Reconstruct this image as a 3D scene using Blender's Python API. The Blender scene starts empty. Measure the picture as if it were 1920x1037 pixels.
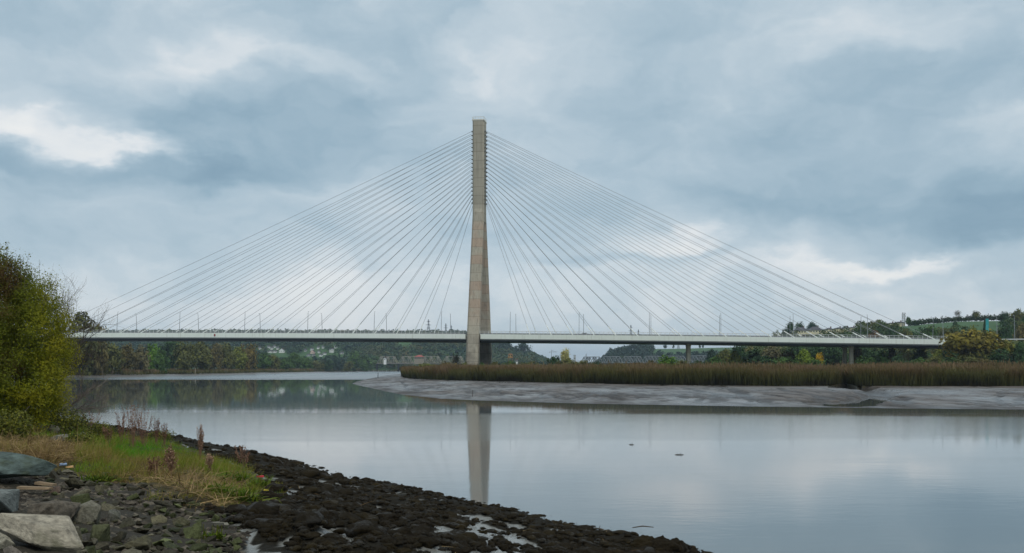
import bpy, bmesh, math, random
import numpy as np
from mathutils import Vector, Matrix
R = math.radians
rs = np.random.RandomState(7)
random.seed(7)
scene = bpy.context.scene
COL = scene.collection
F, HZ, CX, CH = 1850.0, 691.0, 960.0, 4.5      # focal length and horizon row in photo pixels, eye height above the river

# ---------------------------------------------------------------- helpers
def X_at(px, Y): return (px - CX) * Y / F
def Z_at(py, Y): return CH + (HZ - py) * Y / F
def px_of(x, y): return CX + F * x / y

_perm = np.random.RandomState(3).permutation(512)
def _hash(ix, iy, seed):
    return _perm[(ix + _perm[(iy + seed * 37) & 511]) & 511] / 511.0
def vnoise(x, y, seed=0):
    x = np.asarray(x, float); y = np.asarray(y, float)
    ix = np.floor(x).astype(int); iy = np.floor(y).astype(int)
    fx = x - ix; fy = y - iy
    fx = fx * fx * (3 - 2 * fx); fy = fy * fy * (3 - 2 * fy)
    a = _hash(ix, iy, seed); b = _hash(ix + 1, iy, seed); c = _hash(ix, iy + 1, seed); d = _hash(ix + 1, iy + 1, seed)
    return (a * (1 - fx) + b * fx) * (1 - fy) + (c * (1 - fx) + d * fx) * fy
def fbm(x, y, oct=4, seed=0):
    x = np.asarray(x, float); y = np.asarray(y, float)
    s = 0; a = .5; t = 0
    for k in range(oct):
        s = s + a * vnoise(x * 2 ** k, y * 2 ** k, seed + k); t += a; a *= .5
    return s / t
def smooth(a, b, x):
    t = np.clip((np.asarray(x, float) - a) / (b - a), 0, 1)
    return t * t * (3 - 2 * t)
def poly_dist(P, X, Y):
    """distance to a polyline and the side (positive = left of its direction)"""
    P = np.asarray(P, float); X = np.asarray(X, float); Y = np.asarray(Y, float)
    best = np.full(X.shape, 1e18); side = np.zeros(X.shape)
    for (ax, ay), (bx, by) in zip(P[:-1], P[1:]):
        dx, dy = bx - ax, by - ay
        t = np.clip(((X - ax) * dx + (Y - ay) * dy) / (dx * dx + dy * dy), 0, 1)
        qx = X - ax - t * dx; qy = Y - ay - t * dy
        d = qx * qx + qy * qy
        cr = dx * (Y - ay) - dy * (X - ax)
        m = d < best - 1e-9
        best = np.where(m, d, best); side = np.where(m, np.sign(cr), side)
    return np.sqrt(best) * np.where(side == 0, 1, side)
def in_poly(P, X, Y):
    X = np.asarray(X, float); Y = np.asarray(Y, float)
    c = np.zeros(X.shape, bool); n = len(P); j = n - 1
    for i in range(n):
        xi, yi = P[i]; xj, yj = P[j]
        m = ((yi > Y) != (yj > Y)) & (X < (xj - xi) * (Y - yi) / ((yj - yi) if yj != yi else 1e-9) + xi)
        c ^= m; j = i
    return c

class MB:
    def __init__(s): s.v = []; s.loops = []; s.sizes = []; s.mi = []; s.t = []; s.n = 0
    def add(s, v, f, mat=0, tint=0.5):
        v = np.asarray(v, float).reshape(-1, 3)
        f = np.asarray(f, int)
        s.v.append(v); s.loops.append((f + s.n).ravel()); s.sizes.append(np.full(len(f), f.shape[1], int)); s.mi.append(np.full(len(f), mat, int))
        s.t.append(np.broadcast_to(np.asarray(tint, float), (len(v),)).copy())
        s.n += len(v)
    def hexa(s, p, mat=0, tint=.5):   # 8 points: bottom ring then top ring
        s.add(p, [[0, 3, 2, 1], [4, 5, 6, 7], [0, 1, 5, 4], [1, 2, 6, 5], [2, 3, 7, 6], [3, 0, 4, 7]], mat, tint)
    def box(s, c, ax, ay, az, mat=0, tint=.5):   # centre and three half-axis vectors
        c, ax, ay, az = (np.asarray(q, float) for q in (c, ax, ay, az))
        s.hexa([c - ax - ay - az, c + ax - ay - az, c + ax + ay - az, c - ax + ay - az, c - ax - ay + az, c + ax - ay + az, c + ax + ay + az, c - ax + ay + az], mat, tint)
    def abox(s, x0, x1, y0, y1, z0, z1, mat=0, tint=.5):
        s.box(((x0 + x1) / 2, (y0 + y1) / 2, (z0 + z1) / 2), ((x1 - x0) / 2, 0, 0), (0, (y1 - y0) / 2, 0), (0, 0, (z1 - z0) / 2), mat, tint)
    def tube(s, pts, rad, n=6, mat=0, tint=.5, cap=True):
        pts = np.asarray(pts, float); m = len(pts)
        rad = np.broadcast_to(np.asarray(rad, float), (m,))
        vs = []
        for i in range(m):
            d = pts[min(i + 1, m - 1)] - pts[max(i - 1, 0)]; d = d / (np.linalg.norm(d) + 1e-12)
            u = np.cross(d, (0, 0, 1.0) if abs(d[2]) < .9 else (1.0, 0, 0)); u /= np.linalg.norm(u); w = np.cross(d, u)
            a = np.arange(n) * 2 * math.pi / n
            vs.append(pts[i] + rad[i] * (np.outer(np.cos(a), u) + np.outer(np.sin(a), w)))
        f = [[i * n + k, i * n + (k + 1) % n, (i + 1) * n + (k + 1) % n, (i + 1) * n + k] for i in range(m - 1) for k in range(n)]
        s.add(np.concatenate(vs), f, mat, tint)
        if cap and n == 4 or cap and n == 6:
            o = s.n - m * n
            for ring in (list(range(n))[::-1], list(range((m - 1) * n, m * n))):
                s.loops.append(np.array(ring) + o); s.sizes.append(np.array([n])); s.mi.append(np.array([mat]))
    def cards(s, C, N, size, aspect=1.0, mat=0, tint=.5, rng=None, roll=None):
        """quads centred at C, facing N, long axis random in the plane"""
        rng = rng or rs
        C = np.asarray(C, float); n = len(C)
        N = N / (np.linalg.norm(N, axis=1, keepdims=True) + 1e-9)
        r = rng.normal(size=(n, 3)) if roll is None else np.broadcast_to(roll, (n, 3))
        U = np.cross(N, r); U /= (np.linalg.norm(U, axis=1, keepdims=True) + 1e-9); V = np.cross(N, U)
        h = np.broadcast_to(np.asarray(size, float), (n,))[:, None] / 2
        L = h * aspect
        q = np.stack([C - V * L, C + U * h, C + V * L, C - U * h], 1).reshape(-1, 3)
        s.add(q, np.arange(4 * n).reshape(n, 4), mat, np.repeat(np.broadcast_to(np.asarray(tint, float), (n,)), 4))
    def build(s, name, mats, parent=None, smooth_=False, loc=None):
        me = s.mesh(name, mats, smooth_)
        return link(name, me, parent, loc)
    def mesh(s, name, mats, smooth_=False):
        if not isinstance(mats, (list, tuple)): mats = [mats]
        me = bpy.data.meshes.new(name)
        v = np.concatenate(s.v); lo = np.concatenate(s.loops); sz = np.concatenate(s.sizes); mi = np.concatenate(s.mi); t = np.concatenate(s.t)
        me.vertices.add(len(v)); me.vertices.foreach_set('co', v.ravel())
        me.loops.add(len(lo)); me.loops.foreach_set('vertex_index', lo)
        me.polygons.add(len(sz)); st = np.concatenate([[0], np.cumsum(sz)[:-1]])
        me.polygons.foreach_set('loop_start', st); me.polygons.foreach_set('loop_total', sz)
        me.polygons.foreach_set('material_index', mi)
        me.polygons.foreach_set('use_smooth', np.full(len(sz), smooth_))
        a = me.attributes.new('tint', 'FLOAT', 'POINT'); a.data.foreach_set('value', t)
        for m in mats: me.materials.append(m)
        me.update(calc_edges=True); me.validate()
        return me

def link(name, me, parent=None, loc=None):
    o = bpy.data.objects.new(name, me); COL.objects.link(o)
    if parent is not None: o.parent = parent
    if loc is not None: o.location = loc
    return o
def tag(o, label=None, cat=None, group=None, kind=None):
    if label: o['label'] = label
    if cat: o['category'] = cat
    if group: o['group'] = group
    if kind: o['kind'] = kind
    return o
def thing(name, label, cat, loc=(0, 0, 0), group=None, rz=0):
    o = bpy.data.objects.new(name, None); COL.objects.link(o); o.location = loc; o.rotation_euler = (0, 0, rz); o.empty_display_size = .5
    return tag(o, label, cat, group)
def grid_mesh(name, V, nr, nc, mats, keep=None, tint=None, smooth_=True):
    i = np.arange(nr * nc).reshape(nr, nc)
    f = np.stack([i[:-1, :-1], i[:-1, 1:], i[1:, 1:], i[1:, :-1]], -1).reshape(-1, 4)
    if keep is not None:
        k = keep.reshape(nr, nc); kk = (k[:-1, :-1] & k[:-1, 1:] & k[1:, 1:] & k[1:, :-1]).ravel(); f = f[kk]
    b = MB(); b.add(V, f, 0, .5 if tint is None else tint)
    return b.build(name, mats, None, smooth_)

# ---------------------------------------------------------------- materials
class NT:
    def __init__(s, tree): s.t = tree; s.n = tree.nodes; s.l = tree.links
    def node(s, typ, **kw):
        n = s.n.new(typ)
        for k, v in kw.items(): setattr(n, k, v)
        return n
    def inp(s, n, key, val):
        if val is None: return
        if hasattr(val, 'is_output'): s.l.new(val, n.inputs[key])
        else: n.inputs[key].default_value = val
    def math(s, op, a, b=None, c=None, clamp=False):
        n = s.node('ShaderNodeMath', operation=op, use_clamp=clamp); s.inp(n, 0, a); s.inp(n, 1, b); s.inp(n, 2, c); return n.outputs[0]
    def vmath(s, op, a, b=None):
        n = s.node('ShaderNodeVectorMath', operation=op); s.inp(n, 0, a); s.inp(n, 1, b); return n.outputs['Value' if op in ('DOT_PRODUCT', 'LENGTH') else 'Vector']
    def comb(s, x, y, z):
        n = s.node('ShaderNodeCombineXYZ'); s.inp(n, 0, x); s.inp(n, 1, y); s.inp(n, 2, z); return n.outputs[0]
    def sep(s, v):
        n = s.node('ShaderNodeSeparateXYZ'); s.inp(n, 0, v); return n.outputs
    def noise(s, vec, scale, detail=3, rough=.55, dist=0.0, col=False):
        n = s.node('ShaderNodeTexNoise'); s.inp(n, 'Vector', vec); s.inp(n, 'Scale', scale); s.inp(n, 'Detail', detail); s.inp(n, 'Roughness', rough); s.inp(n, 'Distortion', dist)
        return n.outputs['Color' if col else 'Fac']
    def mix(s, f, a, b, typ='MIX'):
        n = s.node('ShaderNodeMix', data_type='RGBA', blend_type=typ)
        for k, v in ((0, f), (6, a), (7, b)):
            if hasattr(v, 'is_output'): s.l.new(v, n.inputs[k])
            else: n.inputs[k].default_value = v if k == 0 or len(v) == 4 else (*v, 1)
        return n.outputs[2]
    def ramp(s, fac, stops, interp='LINEAR'):
        n = s.node('ShaderNodeValToRGB'); s.l.new(fac, n.inputs[0]); cr = n.color_ramp; cr.interpolation = interp
        while len(cr.elements) < len(stops): cr.elements.new(.5)
        for e, (p, c) in zip(cr.elements, stops):
            e.position = p; e.color = (*c, 1) if not isinstance(c, (int, float)) else (c, c, c, 1)
        return n.outputs[0]
    def rng(s, v, a, b, c, d, smooth_=False):
        n = s.node('ShaderNodeMapRange'); n.interpolation_type = 'SMOOTHSTEP' if smooth_ else 'LINEAR'
        s.inp(n, 0, v)
        for k, q in enumerate((a, b, c, d)): s.inp(n, k + 1, q)
        return n.outputs[0]
    def attr(s, name):
        n = s.node('ShaderNodeAttribute'); n.attribute_name = name; return n.outputs['Fac']
    def bump(s, h, strength=.5, dist=.1, normal=None):
        n = s.node('ShaderNodeBump'); s.inp(n, 'Strength', strength); s.inp(n, 'Distance', dist); s.inp(n, 'Height', h)
        if normal is not None: s.inp(n, 'Normal', normal)
        return n.outputs[0]
def new_mat(name):
    m = bpy.data.materials.new(name); m.use_nodes = True
    nt = NT(m.node_tree); bs = nt.n['Principled BSDF']
    return m, nt, bs
def objco(nt): return nt.node('ShaderNodeTexCoord').outputs['Object']
def geopos(nt): return nt.node('ShaderNodeNewGeometry').outputs['Position']
def plain(name, col, rough=.6, var=.25, scale=3.0, spec=.3, metal=0.0, bump=0.0, coord='obj'):
    m, nt, bs = new_mat(name)
    co = objco(nt) if coord == 'obj' else geopos(nt)
    n = nt.noise(co, scale, 4, .6)
    f = nt.rng(n, .25, .75, 1 - var, 1 + var)
    c = nt.mix(1.0, (*col, 1), nt.comb(f, f, f), 'MULTIPLY')
    nt.inp(bs, 'Base Color', c); nt.inp(bs, 'Roughness', rough); nt.inp(bs, 'Specular IOR Level', spec); nt.inp(bs, 'Metallic', metal)
    if bump: nt.inp(bs, 'Normal', nt.bump(n, bump, .1))
    return m
def foliage(name, stops, rough=.65, nscale=.5, namp=.35, obj=False, transl=0.0):
    """tint picks a colour on the ramp, a slow noise varies it; obj=True multiplies the object's own colour"""
    m, nt, bs = new_mat(name)
    t = nt.attr('tint')
    n = nt.noise(geopos(nt), nscale, 2)
    tt = nt.math('ADD', t, nt.rng(n, .3, .7, -namp * .6, namp * .6), clamp=True)
    c = nt.ramp(tt, stops)
    if obj:
        oi = nt.node('ShaderNodeObjectInfo'); c = nt.mix(1.0, c, oi.outputs['Color'], 'MULTIPLY')
    nt.inp(bs, 'Base Color', c); nt.inp(bs, 'Roughness', rough); nt.inp(bs, 'Specular IOR Level', .15)
    if transl:
        tr = nt.node('ShaderNodeBsdfTranslucent'); nt.l.new(c, tr.inputs[0])
        mx = nt.node('ShaderNodeMixShader'); mx.inputs[0].default_value = transl
        nt.l.new(bs.outputs[0], mx.inputs[1]); nt.l.new(tr.outputs[0], mx.inputs[2])
        nt.l.new(mx.outputs[0], nt.n['Material Output'].inputs[0])
    return m

# ---------------------------------------------------------------- camera, light, sky
cam = bpy.data.cameras.new('camera'); camo = bpy.data.objects.new('camera', cam); COL.objects.link(camo); scene.camera = camo
camo.location = (0, 0, CH); camo.rotation_euler = (R(90), 0, 0)
cam.sensor_width = 36; cam.lens = 36 * F / 1920; cam.shift_y = (HZ - 518.5) / 1920; cam.clip_start = .1; cam.clip_end = 20000
scene.render.resolution_x = 1024; scene.render.resolution_y = 553
vs = scene.view_settings; vs.view_transform = 'Standard'; vs.look = 'None'; vs.gamma = 1; vs.exposure = 0
scene.cycles.use_denoising = True
scene.cycles.max_bounces = 6; scene.cycles.volume_bounces = 0; scene.cycles.diffuse_bounces = 3; scene.cycles.glossy_bounces = 3

SUN_EL, SUN_AZ = 57, 154            # high thin cloud lit from behind and to the right of the camera
sl = bpy.data.lights.new('sun', 'SUN'); so = bpy.data.objects.new('sun', sl); COL.objects.link(so)
sl.energy = 1.6; sl.angle = R(18); sl.color = (1, .95, .87)
d = Vector((math.sin(R(SUN_AZ)) * math.cos(R(SUN_EL)), math.cos(R(SUN_AZ)) * math.cos(R(SUN_EL)), math.sin(R(SUN_EL))))
so.rotation_euler = d.to_track_quat('Z', 'Y').to_euler(); so.location = (60, -80, 120)

world = bpy.data.worlds.new('World'); scene.world = world; world.use_nodes = True
wt = NT(world.node_tree); bg = wt.n['Background']
sky = wt.node('ShaderNodeTexSky'); sky.sky_type = 'NISHITA'; sky.sun_disc = False; sky.sun_elevation = R(SUN_EL); sky.sun_rotation = R(SUN_AZ)
wd = wt.node('ShaderNodeTexCoord').outputs['Generated']
sx, sy, sz = wt.sep(wd)
az = wt.math('ARCTAN2', sx, sy); el = wt.math('ARCSINE', sz)
p0 = wt.comb(az, el, 0.0)
warp = wt.noise(wt.vmath('MULTIPLY', p0, (1.0, 2.0, 1)), 5.5, 6, .58, col=True)
wv = wt.vmath('MULTIPLY', wt.vmath('SUBTRACT', warp, (.5, .5, .5)), (.19, .125, 0))
p1 = wt.vmath('ADD', p0, wv)
n1 = wt.noise(wt.vmath('MULTIPLY', p1, (1.0, 1.8, 1)), 4.2, 5, .52)
n2 = wt.noise(wt.vmath('MULTIPLY', p1, (1.0, 1.9, 1)), 12.0, 5, .57)
val = wt.math('ADD', wt.math('MULTIPLY', wt.math('SUBTRACT', n1, .5), .85), wt.math('MULTIPLY', wt.math('SUBTRACT', n2, .5), .48))
CLOUDS = [  # banks of cloud: azimuth/elevation given as photo pixels, half sizes, brightness
 (55, 208, 85, 24, .52), (215, 274, 70, 17, .62), (120, 240, 60, 16, .22), (20, 330, 60, 14, .15), (245, 100, 130, 45, .24), (560, 96, 160, 24, .30), (400, 100, 60, 20, .15),
 (960, 130, 170, 55, .24), (1640, 62, 110, 40, .26), (1660, 500, 95, 11, .55), (1560, 470, 170, 32, .26), (1250, 462, 70, 30, .34), (1110, 555, 330, 60, .17),
 (400, 262, 90, 30, .22), (450, 355, 190, 30, .16), (1830, 235, 110, 20, .12), (700, 540, 160, 60, .14), (330, 590, 240, 40, .10), (1750, 560, 200, 40, .12),
 (480, 195, 230, 80, -.27), (330, 290, 100, 55, -.30), (640, 60, 200, 70, -.16), (1780, 170, 170, 85, -.24), (1560, 90, 120, 80, -.12), (1870, 420, 150, 50, -.36), (1560, 360, 280, 50, -.20),
 (30, 285, 75, 42, -.30), (470, 300, 120, 40, -.16), (1190, 489, 150, 12, -.22), (1390, 462, 70, 24, -.20), (150, 340, 150, 45, -.18), (300, 470, 260, 40, -.10), (80, 30, 200, 30, -.10), (1180, 160, 190, 90, -.10),
 (1720, 455, 170, 16, -.12), (1040, 360, 140, 90, -.06),
]
for (px, py, rx, ry, a) in CLOUDS:
    A = math.atan((px - CX) / F); E = math.atan((HZ - py) / F * math.cos(A))
    q = wt.vmath('MULTIPLY', wt.vmath('SUBTRACT', p1, (A, E, 0)), (F / rx * .85, F / ry * .85, 0))
    g = wt.math('EXPONENT', wt.math('MULTIPLY', wt.vmath('DOT_PRODUCT', q, q), -1.0))
    val = wt.math('ADD', val, wt.math('MULTIPLY', g, a))
val = wt.math('ADD', val, wt.rng(el, .0, .15, .10, 0.0, True))
# the cloud sheet is a little brighter overhead and towards the horizon
val = wt.math('ADD', val, wt.rng(el, .40, 1.2, 0.0, .16))
val = wt.math('ADD', val, .49)
cloud = wt.ramp(val, [(0, (.240, .368, .470)), (.2, (.318, .452, .550)), (.40, (.435, .558, .645)), (.60, (.575, .672, .738)), (.80, (.79, .83, .855)), (1.0, (.90, .91, .90))])
skyn = wt.mix(1.0, sky.outputs[0], (.10, .10, .10), 'MULTIPLY')
fin = wt.mix(.93, skyn, cloud)
wt.l.new(fin, bg.inputs[0]); bg.inputs[1].default_value = 1.0
# ---------------------------------------------------------------- shorelines and terrain heights
LEFT = [(24, -20), (20, 2), (14, 10), (4.7, 24), (-1.3, 33.4), (-7, 41.5), (-13, 52), (-23.5, 67), (-34, 80), (-60, 115), (-110, 230), (-170, 370), (-200, 450), (-206, 510),
        (-197, 580), (-196, 700), (-197, 850), (-203, 1100), (-212, 1400), (-200, 1480), (-60, 1520), (300, 1540), (4000, 1560)]
def wl(px, py, z=0.0):
    Y = (CH - z) * F / (py - HZ); return (X_at(px, Y), Y)
RIGHT = [(400, 95)] + [wl(*q) for q in [(2300, 773), (1920, 768), (1700, 766), (1560, 764), (1400, 762), (1100, 757), (1036, 755), (900, 751), (827, 747.5), (754, 740), (702, 729), (672, 722.5), (661, 719.5), (668, 716),
        (684, 712), (702, 708), (735, 702), (748, 699), (755, 697), (758, 695)]]
REED_Z = 1.3
REED_FRONT = [wl(q[0], q[1], REED_Z) for q in [(2400, 726), (2100, 725), (1920, 724.5), (1750, 724), (1640, 723.5), (1606, 723.3), (1598, 720.5), (1588, 719), (1576, 719), (1566, 720.5), (1556, 723.2), (1480, 723.5), (1280, 722), (1150, 720),
        (1036, 718), (930, 715.5), (827, 712), (790, 710.5), (768, 709.5), (757, 708), (752, 704)]]
REED_POLY = REED_FRONT + [(-62, 560), (-95, 900), (300, 900), (500, 300)]
def left_sd(x, y): return poly_dist(LEFT, x, y)
def right_sd(x, y): return -poly_dist(RIGHT, x, y)
def h_left(x, y):
    x = np.asarray(x, float); y = np.asarray(y, float)
    s = left_sd(x, y)
    near = np.interp(s, [-40, -4, 0, 4, 8.5, 12, 15, 20, 40, 200], [-4, -.5, 0, .6, 1.55, 2.12, 2.45, 2.8, 3.1, 3.4])
    far = np.interp(s, [-60, 0, 30, 60, 120, 300], [-3, 0, 1.3, 2.4, 3.2, 3.6])
    k = smooth(110, 260, y)
    h = near * (1 - k) + far * k
    d = np.hypot(x, y)
    damp = smooth(0, 3, s + 1.2)
    return h + damp * (1 - k) * ((fbm(x * .35, y * .35, 3, 5) - .5) * .5)
def h_right(x, y):
    dw = right_sd(x, y)
    ins = in_poly(REED_POLY, x, y)
    dr = np.abs(poly_dist(REED_POLY + REED_POLY[:1], x, y))
    t = np.clip(dw, 0, None) / (np.clip(dw, 0, None) + dr + 1e-6)
    z = np.where(ins, REED_Z + np.minimum(1.9, dr * .022), REED_Z * t ** .85)
    return np.where(dw < 0, np.maximum(dw * .05, -2.0), z)

def cast(px, py, y0=5.0, y1=160.0):
    """where the line of sight through a photo pixel meets the near bank"""
    Y = np.linspace(y0, y1, 3000); X = (px - CX) * Y / F; Zl = CH - (py - HZ) * Y / F
    hh = h_left(X, Y)
    k = np.argmax(hh >= Zl)
    if not (hh >= Zl).any(): k = len(Y) - 1
    return (float(X[k]), float(Y[k]), float(hh[k]))

GRASS_PX = [(-400, 800), (120, 795), (215, 815), (320, 828), (385, 850), (430, 868), (485, 890), (498, 915), (484, 946), (440, 958), (330, 932), (250, 908), (130, 892), (60, 880), (-400, 880)]
STRAW_PX = [(-400, 815), (60, 822), (150, 840), (140, 868), (100, 885), (-400, 885)]
STONE_PX = [(-500, 870), (60, 878), (130, 888), (250, 905), (330, 932), (440, 965), (470, 1000), (440, 1060), (420, 1200), (-500, 1200)]
GRASS = [cast(*q)[:2] for q in GRASS_PX]
STRAW = [cast(*q)[:2] for q in STRAW_PX]
STONE = [cast(*q)[:2] for q in STONE_PX]
MUDPX = [(760, 1003, 95, 16), (700, 955, 45, 7), (545, 925, 22, 5), (930, 1000, 60, 9), (960, 1028, 60, 6), (640, 1012, 40, 14), (820, 1030, 70, 8), (1120, 985, 18, 3), (860, 975, 60, 6)]
MUD = []
for (px, py, rx, ry) in MUDPX:
    c = cast(px, py); e = cast(px + rx, py); g = cast(px, py - ry)
    MUD.append((c[0], c[1], abs(e[0] - c[0]) + .01, abs(g[1] - c[1]) + .05))
def mud_mask(x, y):
    m = np.zeros(np.shape(x))
    for (cx, cy, rx, ry) in MUD:
        m = np.maximum(m, 1 - np.sqrt(((x - cx) / (rx * 1.3)) ** 2 + ((y - cy) / (ry * 1.6)) ** 2))
    m = m + (fbm(x * 1.3, y * 1.3, 3, 21) - .5) * 1.1
    gap = smooth(.66, .73, fbm(x * .8 + 5, y * .8, 3, 44)) * smooth(48, 38, np.hypot(x, y))
    return np.maximum(smooth(.12, .3, m), gap)

# near bank: fine grid
xs = np.arange(-64, 24, .22); ys = np.arange(-16, 108, .22)
XX, YY = np.meshgrid(xs, ys); s_ = left_sd(XX, YY)
Zb = h_left(XX, YY)
inG = in_poly(GRASS, XX, YY); inS = in_poly(STONE, XX, YY) & ~inG
mudm = mud_mask(XX, YY) * (~inG) * (~inS)
lump = (fbm(XX * 1.5, YY * 1.5, 4, 9) - .45)
weed = (~inG) & (~inS)
Zb = Zb + np.where(weed, lump * .34 * smooth(-1, 1.5, s_) * (1 - mudm) - .06 * mudm, 0) + np.where(inS, (fbm(XX * 2.2, YY * 2.2, 3, 12) - .5) * .22, 0)
# zone code in the tint attribute: 0 seaweed, .35 pale wet silt, .65 gravel, 1 soil under the grass
zone = np.where(inG, 1.0, np.where(inS, .65, 0.0)); zone = np.where((zone == 0) & (s_ > 13), 1.0, zone)
zone = np.where((zone == 0), mudm * .35, zone)
m_bank, nt, bs = new_mat('bank_ground')
gp = geopos(nt); t = nt.attr('tint')
nf = nt.noise(gp, 9.0, 6, .65); nc = nt.noise(gp, 1.7, 3)
weedc = nt.mix(nf, (.004, .0035, .0025, 1), (.026, .022, .013, 1))
siltc = nt.mix(nc, (.12, .122, .112, 1), (.22, .22, .20, 1))
gravc = nt.mix(nf, (.016, .014, .011, 1), (.075, .067, .05, 1))
soilc = nt.mix(nf, (.03, .025, .012, 1), (.10, .085, .035, 1))
c = nt.mix(nt.rng(t, .12, .26, 0, 1, True), weedc, siltc)
c = nt.mix(nt.rng(t, .42, .55, 0, 1, True), c, gravc)
c = nt.mix(nt.rng(t, .75, .92, 0, 1, True), c, soilc)
nt.inp(bs, 'Base Color', c)
silt = nt.math('MULTIPLY', nt.rng(t, .14, .26, 0, 1, True), nt.rng(t, .42, .5, 1, 0))
nt.inp(bs, 'Roughness', nt.rng(silt, 0, 1, .8, .25)); nt.inp(bs, 'Specular IOR Level', nt.rng(silt, 0, 1, .12, .4))
nt.inp(bs, 'Normal', nt.bump(nf, nt.rng(silt, 0, 1, .9, .12), .12))
V = np.stack([XX, YY, Zb], -1).reshape(-1, 3)
near = grid_mesh('riverbank', V, len(ys), len(xs), m_bank, keep=(s_ > -5).ravel(), tint=zone.ravel())
tag(near, 'dark seaweed covered river bank sloping down to the water', kind='structure')

# left bank further on: coarse grid
m_far, nt, bs = new_mat('left_bank_ground')
gp = geopos(nt); px_, py_, pz_ = nt.sep(gp)
n = nt.noise(nt.vmath('MULTIPLY', gp, (1, .25, 1)), .09, 5, .6)
mudc = nt.mix(n, (.06, .052, .045, 1), (.20, .19, .18, 1)); grc = nt.mix(n, (.05, .055, .02, 1), (.13, .10, .04, 1))
k = nt.rng(pz_, 1.1, 1.9, 0, 1, True)
nt.inp(bs, 'Base Color', nt.mix(k, mudc, grc)); nt.inp(bs, 'Roughness', nt.rng(k, 0, 1, .33, .8)); nt.inp(bs, 'Normal', nt.bump(n, .5, 1.0))
ys2 = np.concatenate([np.arange(-60, 600, 5.0), np.arange(600, 2600, 16.0)]); xs2 = np.arange(-620, 30, 5.0)
XX2, YY2 = np.meshgrid(xs2, ys2); s2 = left_sd(XX2, YY2); Z2 = h_left(XX2, YY2)
Z2 = Z2 + smooth(0, 20, s2) * (fbm(XX2 * .03, YY2 * .03, 3, 4) - .5) * .8
hidden = (XX2 > -58) & (YY2 < 101)
Z2 = np.where((XX2 > -64) & (YY2 < 108), Z2 - .35, Z2)
fb = grid_mesh('left_bank', np.stack([XX2, YY2, Z2], -1).reshape(-1, 3), len(ys2), len(xs2), m_far, keep=((s2 > -15) & ~hidden).ravel())
tag(fb, 'muddy left river bank below the trees', kind='structure')

# mudflat and marsh on the right
pxs = np.concatenate([np.arange(640, 1960, 2.4), np.arange(1960, 2500, 8)])
rows = np.concatenate([1 / np.linspace(1 / 106, 1 / 300, 230), np.geomspace(303, 640, 50)])
PX, YR = np.meshgrid(pxs, rows); XR = X_at(PX, YR)
ZR = h_right(XR, YR)
dwr = right_sd(XR, YR); insr = in_poly(REED_POLY, XR, YR)
flat = smooth(0, 12, dwr) * np.where(insr, .0, 1.0)
rx_, ry_ = XR * .09 + YR * .05, YR * .06 - XR * .03
ridge = np.abs(fbm(rx_, ry_, 4, 31) - .5) * 2
rill = 1 - smooth(0.0, .11, ridge)
ridge2 = np.abs(fbm(XR * .22 + 40, YR * .12, 4, 36) - .5) * 2
rill2 = 1 - smooth(0, .10, ridge2)
CREEK = [wl(1580, 713, 1.2), wl(1584, 719, 1.1), wl(1600, 727, .9), wl(1650, 737, .6), wl(1640, 746, .35), wl(1585, 757, .1), wl(1560, 764, 0)]
dc = np.abs(poly_dist(CREEK, XR + (fbm(XR * .3, YR * .3, 2, 3) - .5) * 4, YR))
creek = (1 - smooth(.8, 4.2, dc))
CRK2 = [wl(1120, 733, .8), wl(1200, 738, .7), wl(1300, 741, .6), wl(1400, 746, .45), wl(1480, 750, .3), wl(1600, 757, .1)]
dc2 = np.abs(poly_dist(CRK2, XR, YR + (fbm(XR * .12, YR * .2, 3, 8) - .5) * 6)); creek2 = 1 - smooth(.6, 3.2, dc2)
ZR = ZR + flat * ((fbm(XR * .06, YR * .06, 4, 17) - .5) * .35 + (fbm(XR * .5, YR * .25, 3, 19) - .5) * .07 - rill * .16 - rill2 * .08) - flat * creek * .7 - flat * creek2 * .3
rr_ = np.random.RandomState(66); extra = np.zeros(ZR.shape)
for k in range(34):
    p0 = rr_.uniform(740, 2050); y0_ = np.interp(p0, [757, 827, 1036, 1280, 1920], [709, 712, 718, 722, 724]) + 1.2; y1_ = np.interp(p0, [700, 760, 827, 1036, 1400, 1920], [729, 741, 747.5, 755, 762, 768])
    dr_ = rr_.uniform(-150, 190); pts = []; st_0 = rr_.uniform(0, .45); en_ = rr_.uniform(.7, 1.02); m_ = 0
    for q in np.linspace(st_0, en_, 9):
        m_ += rr_.uniform(-16, 16); pts.append(wl(p0 + dr_ * (q - .3) + m_, y0_ + (y1_ - y0_) * q, 1.3 * (1 - q)))
    sub = (PX > p0 - 260) & (PX < p0 + 260) & (YR < 420)
    dd_ = np.abs(poly_dist(pts, XR[sub], YR[sub])); wd = rr_.uniform(.5, 1.5)
    e_ = np.zeros(ZR.shape); e_[sub] = 1 - smooth(wd * .4, wd, dd_); extra = np.maximum(extra, e_ * rr_.uniform(.5, 1))
ZR = ZR - flat * extra * .22
notch = (PX > 1552) & (PX < 1612) & (YR > 172) & (~insr)
ZR = np.where(notch, np.minimum(ZR, .15), ZR)
streak = np.clip(np.maximum(np.maximum(rill, rill2 * .7), np.maximum(np.maximum(creek, creek2), extra)), 0, 1) * .5
m_mud, nt, bs = new_mat('wet_mud')
gp = geopos(nt); t = nt.attr('tint'); wy_ = nt.sep(gp)[1]
n = nt.noise(nt.vmath('MULTIPLY', gp, (.35, .2, 1)), .9, 6, .62); nb = nt.noise(nt.vmath('MULTIPLY', gp, (.35, .16, 1)), .16, 4, .6)
mc = nt.mix(n, (.070, .055, .044, 1), (.140, .118, .100, 1)); mc = nt.mix(nt.rng(nb, .42, .6, 0, .8, True), mc, (.165, .16, .155, 1))
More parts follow.
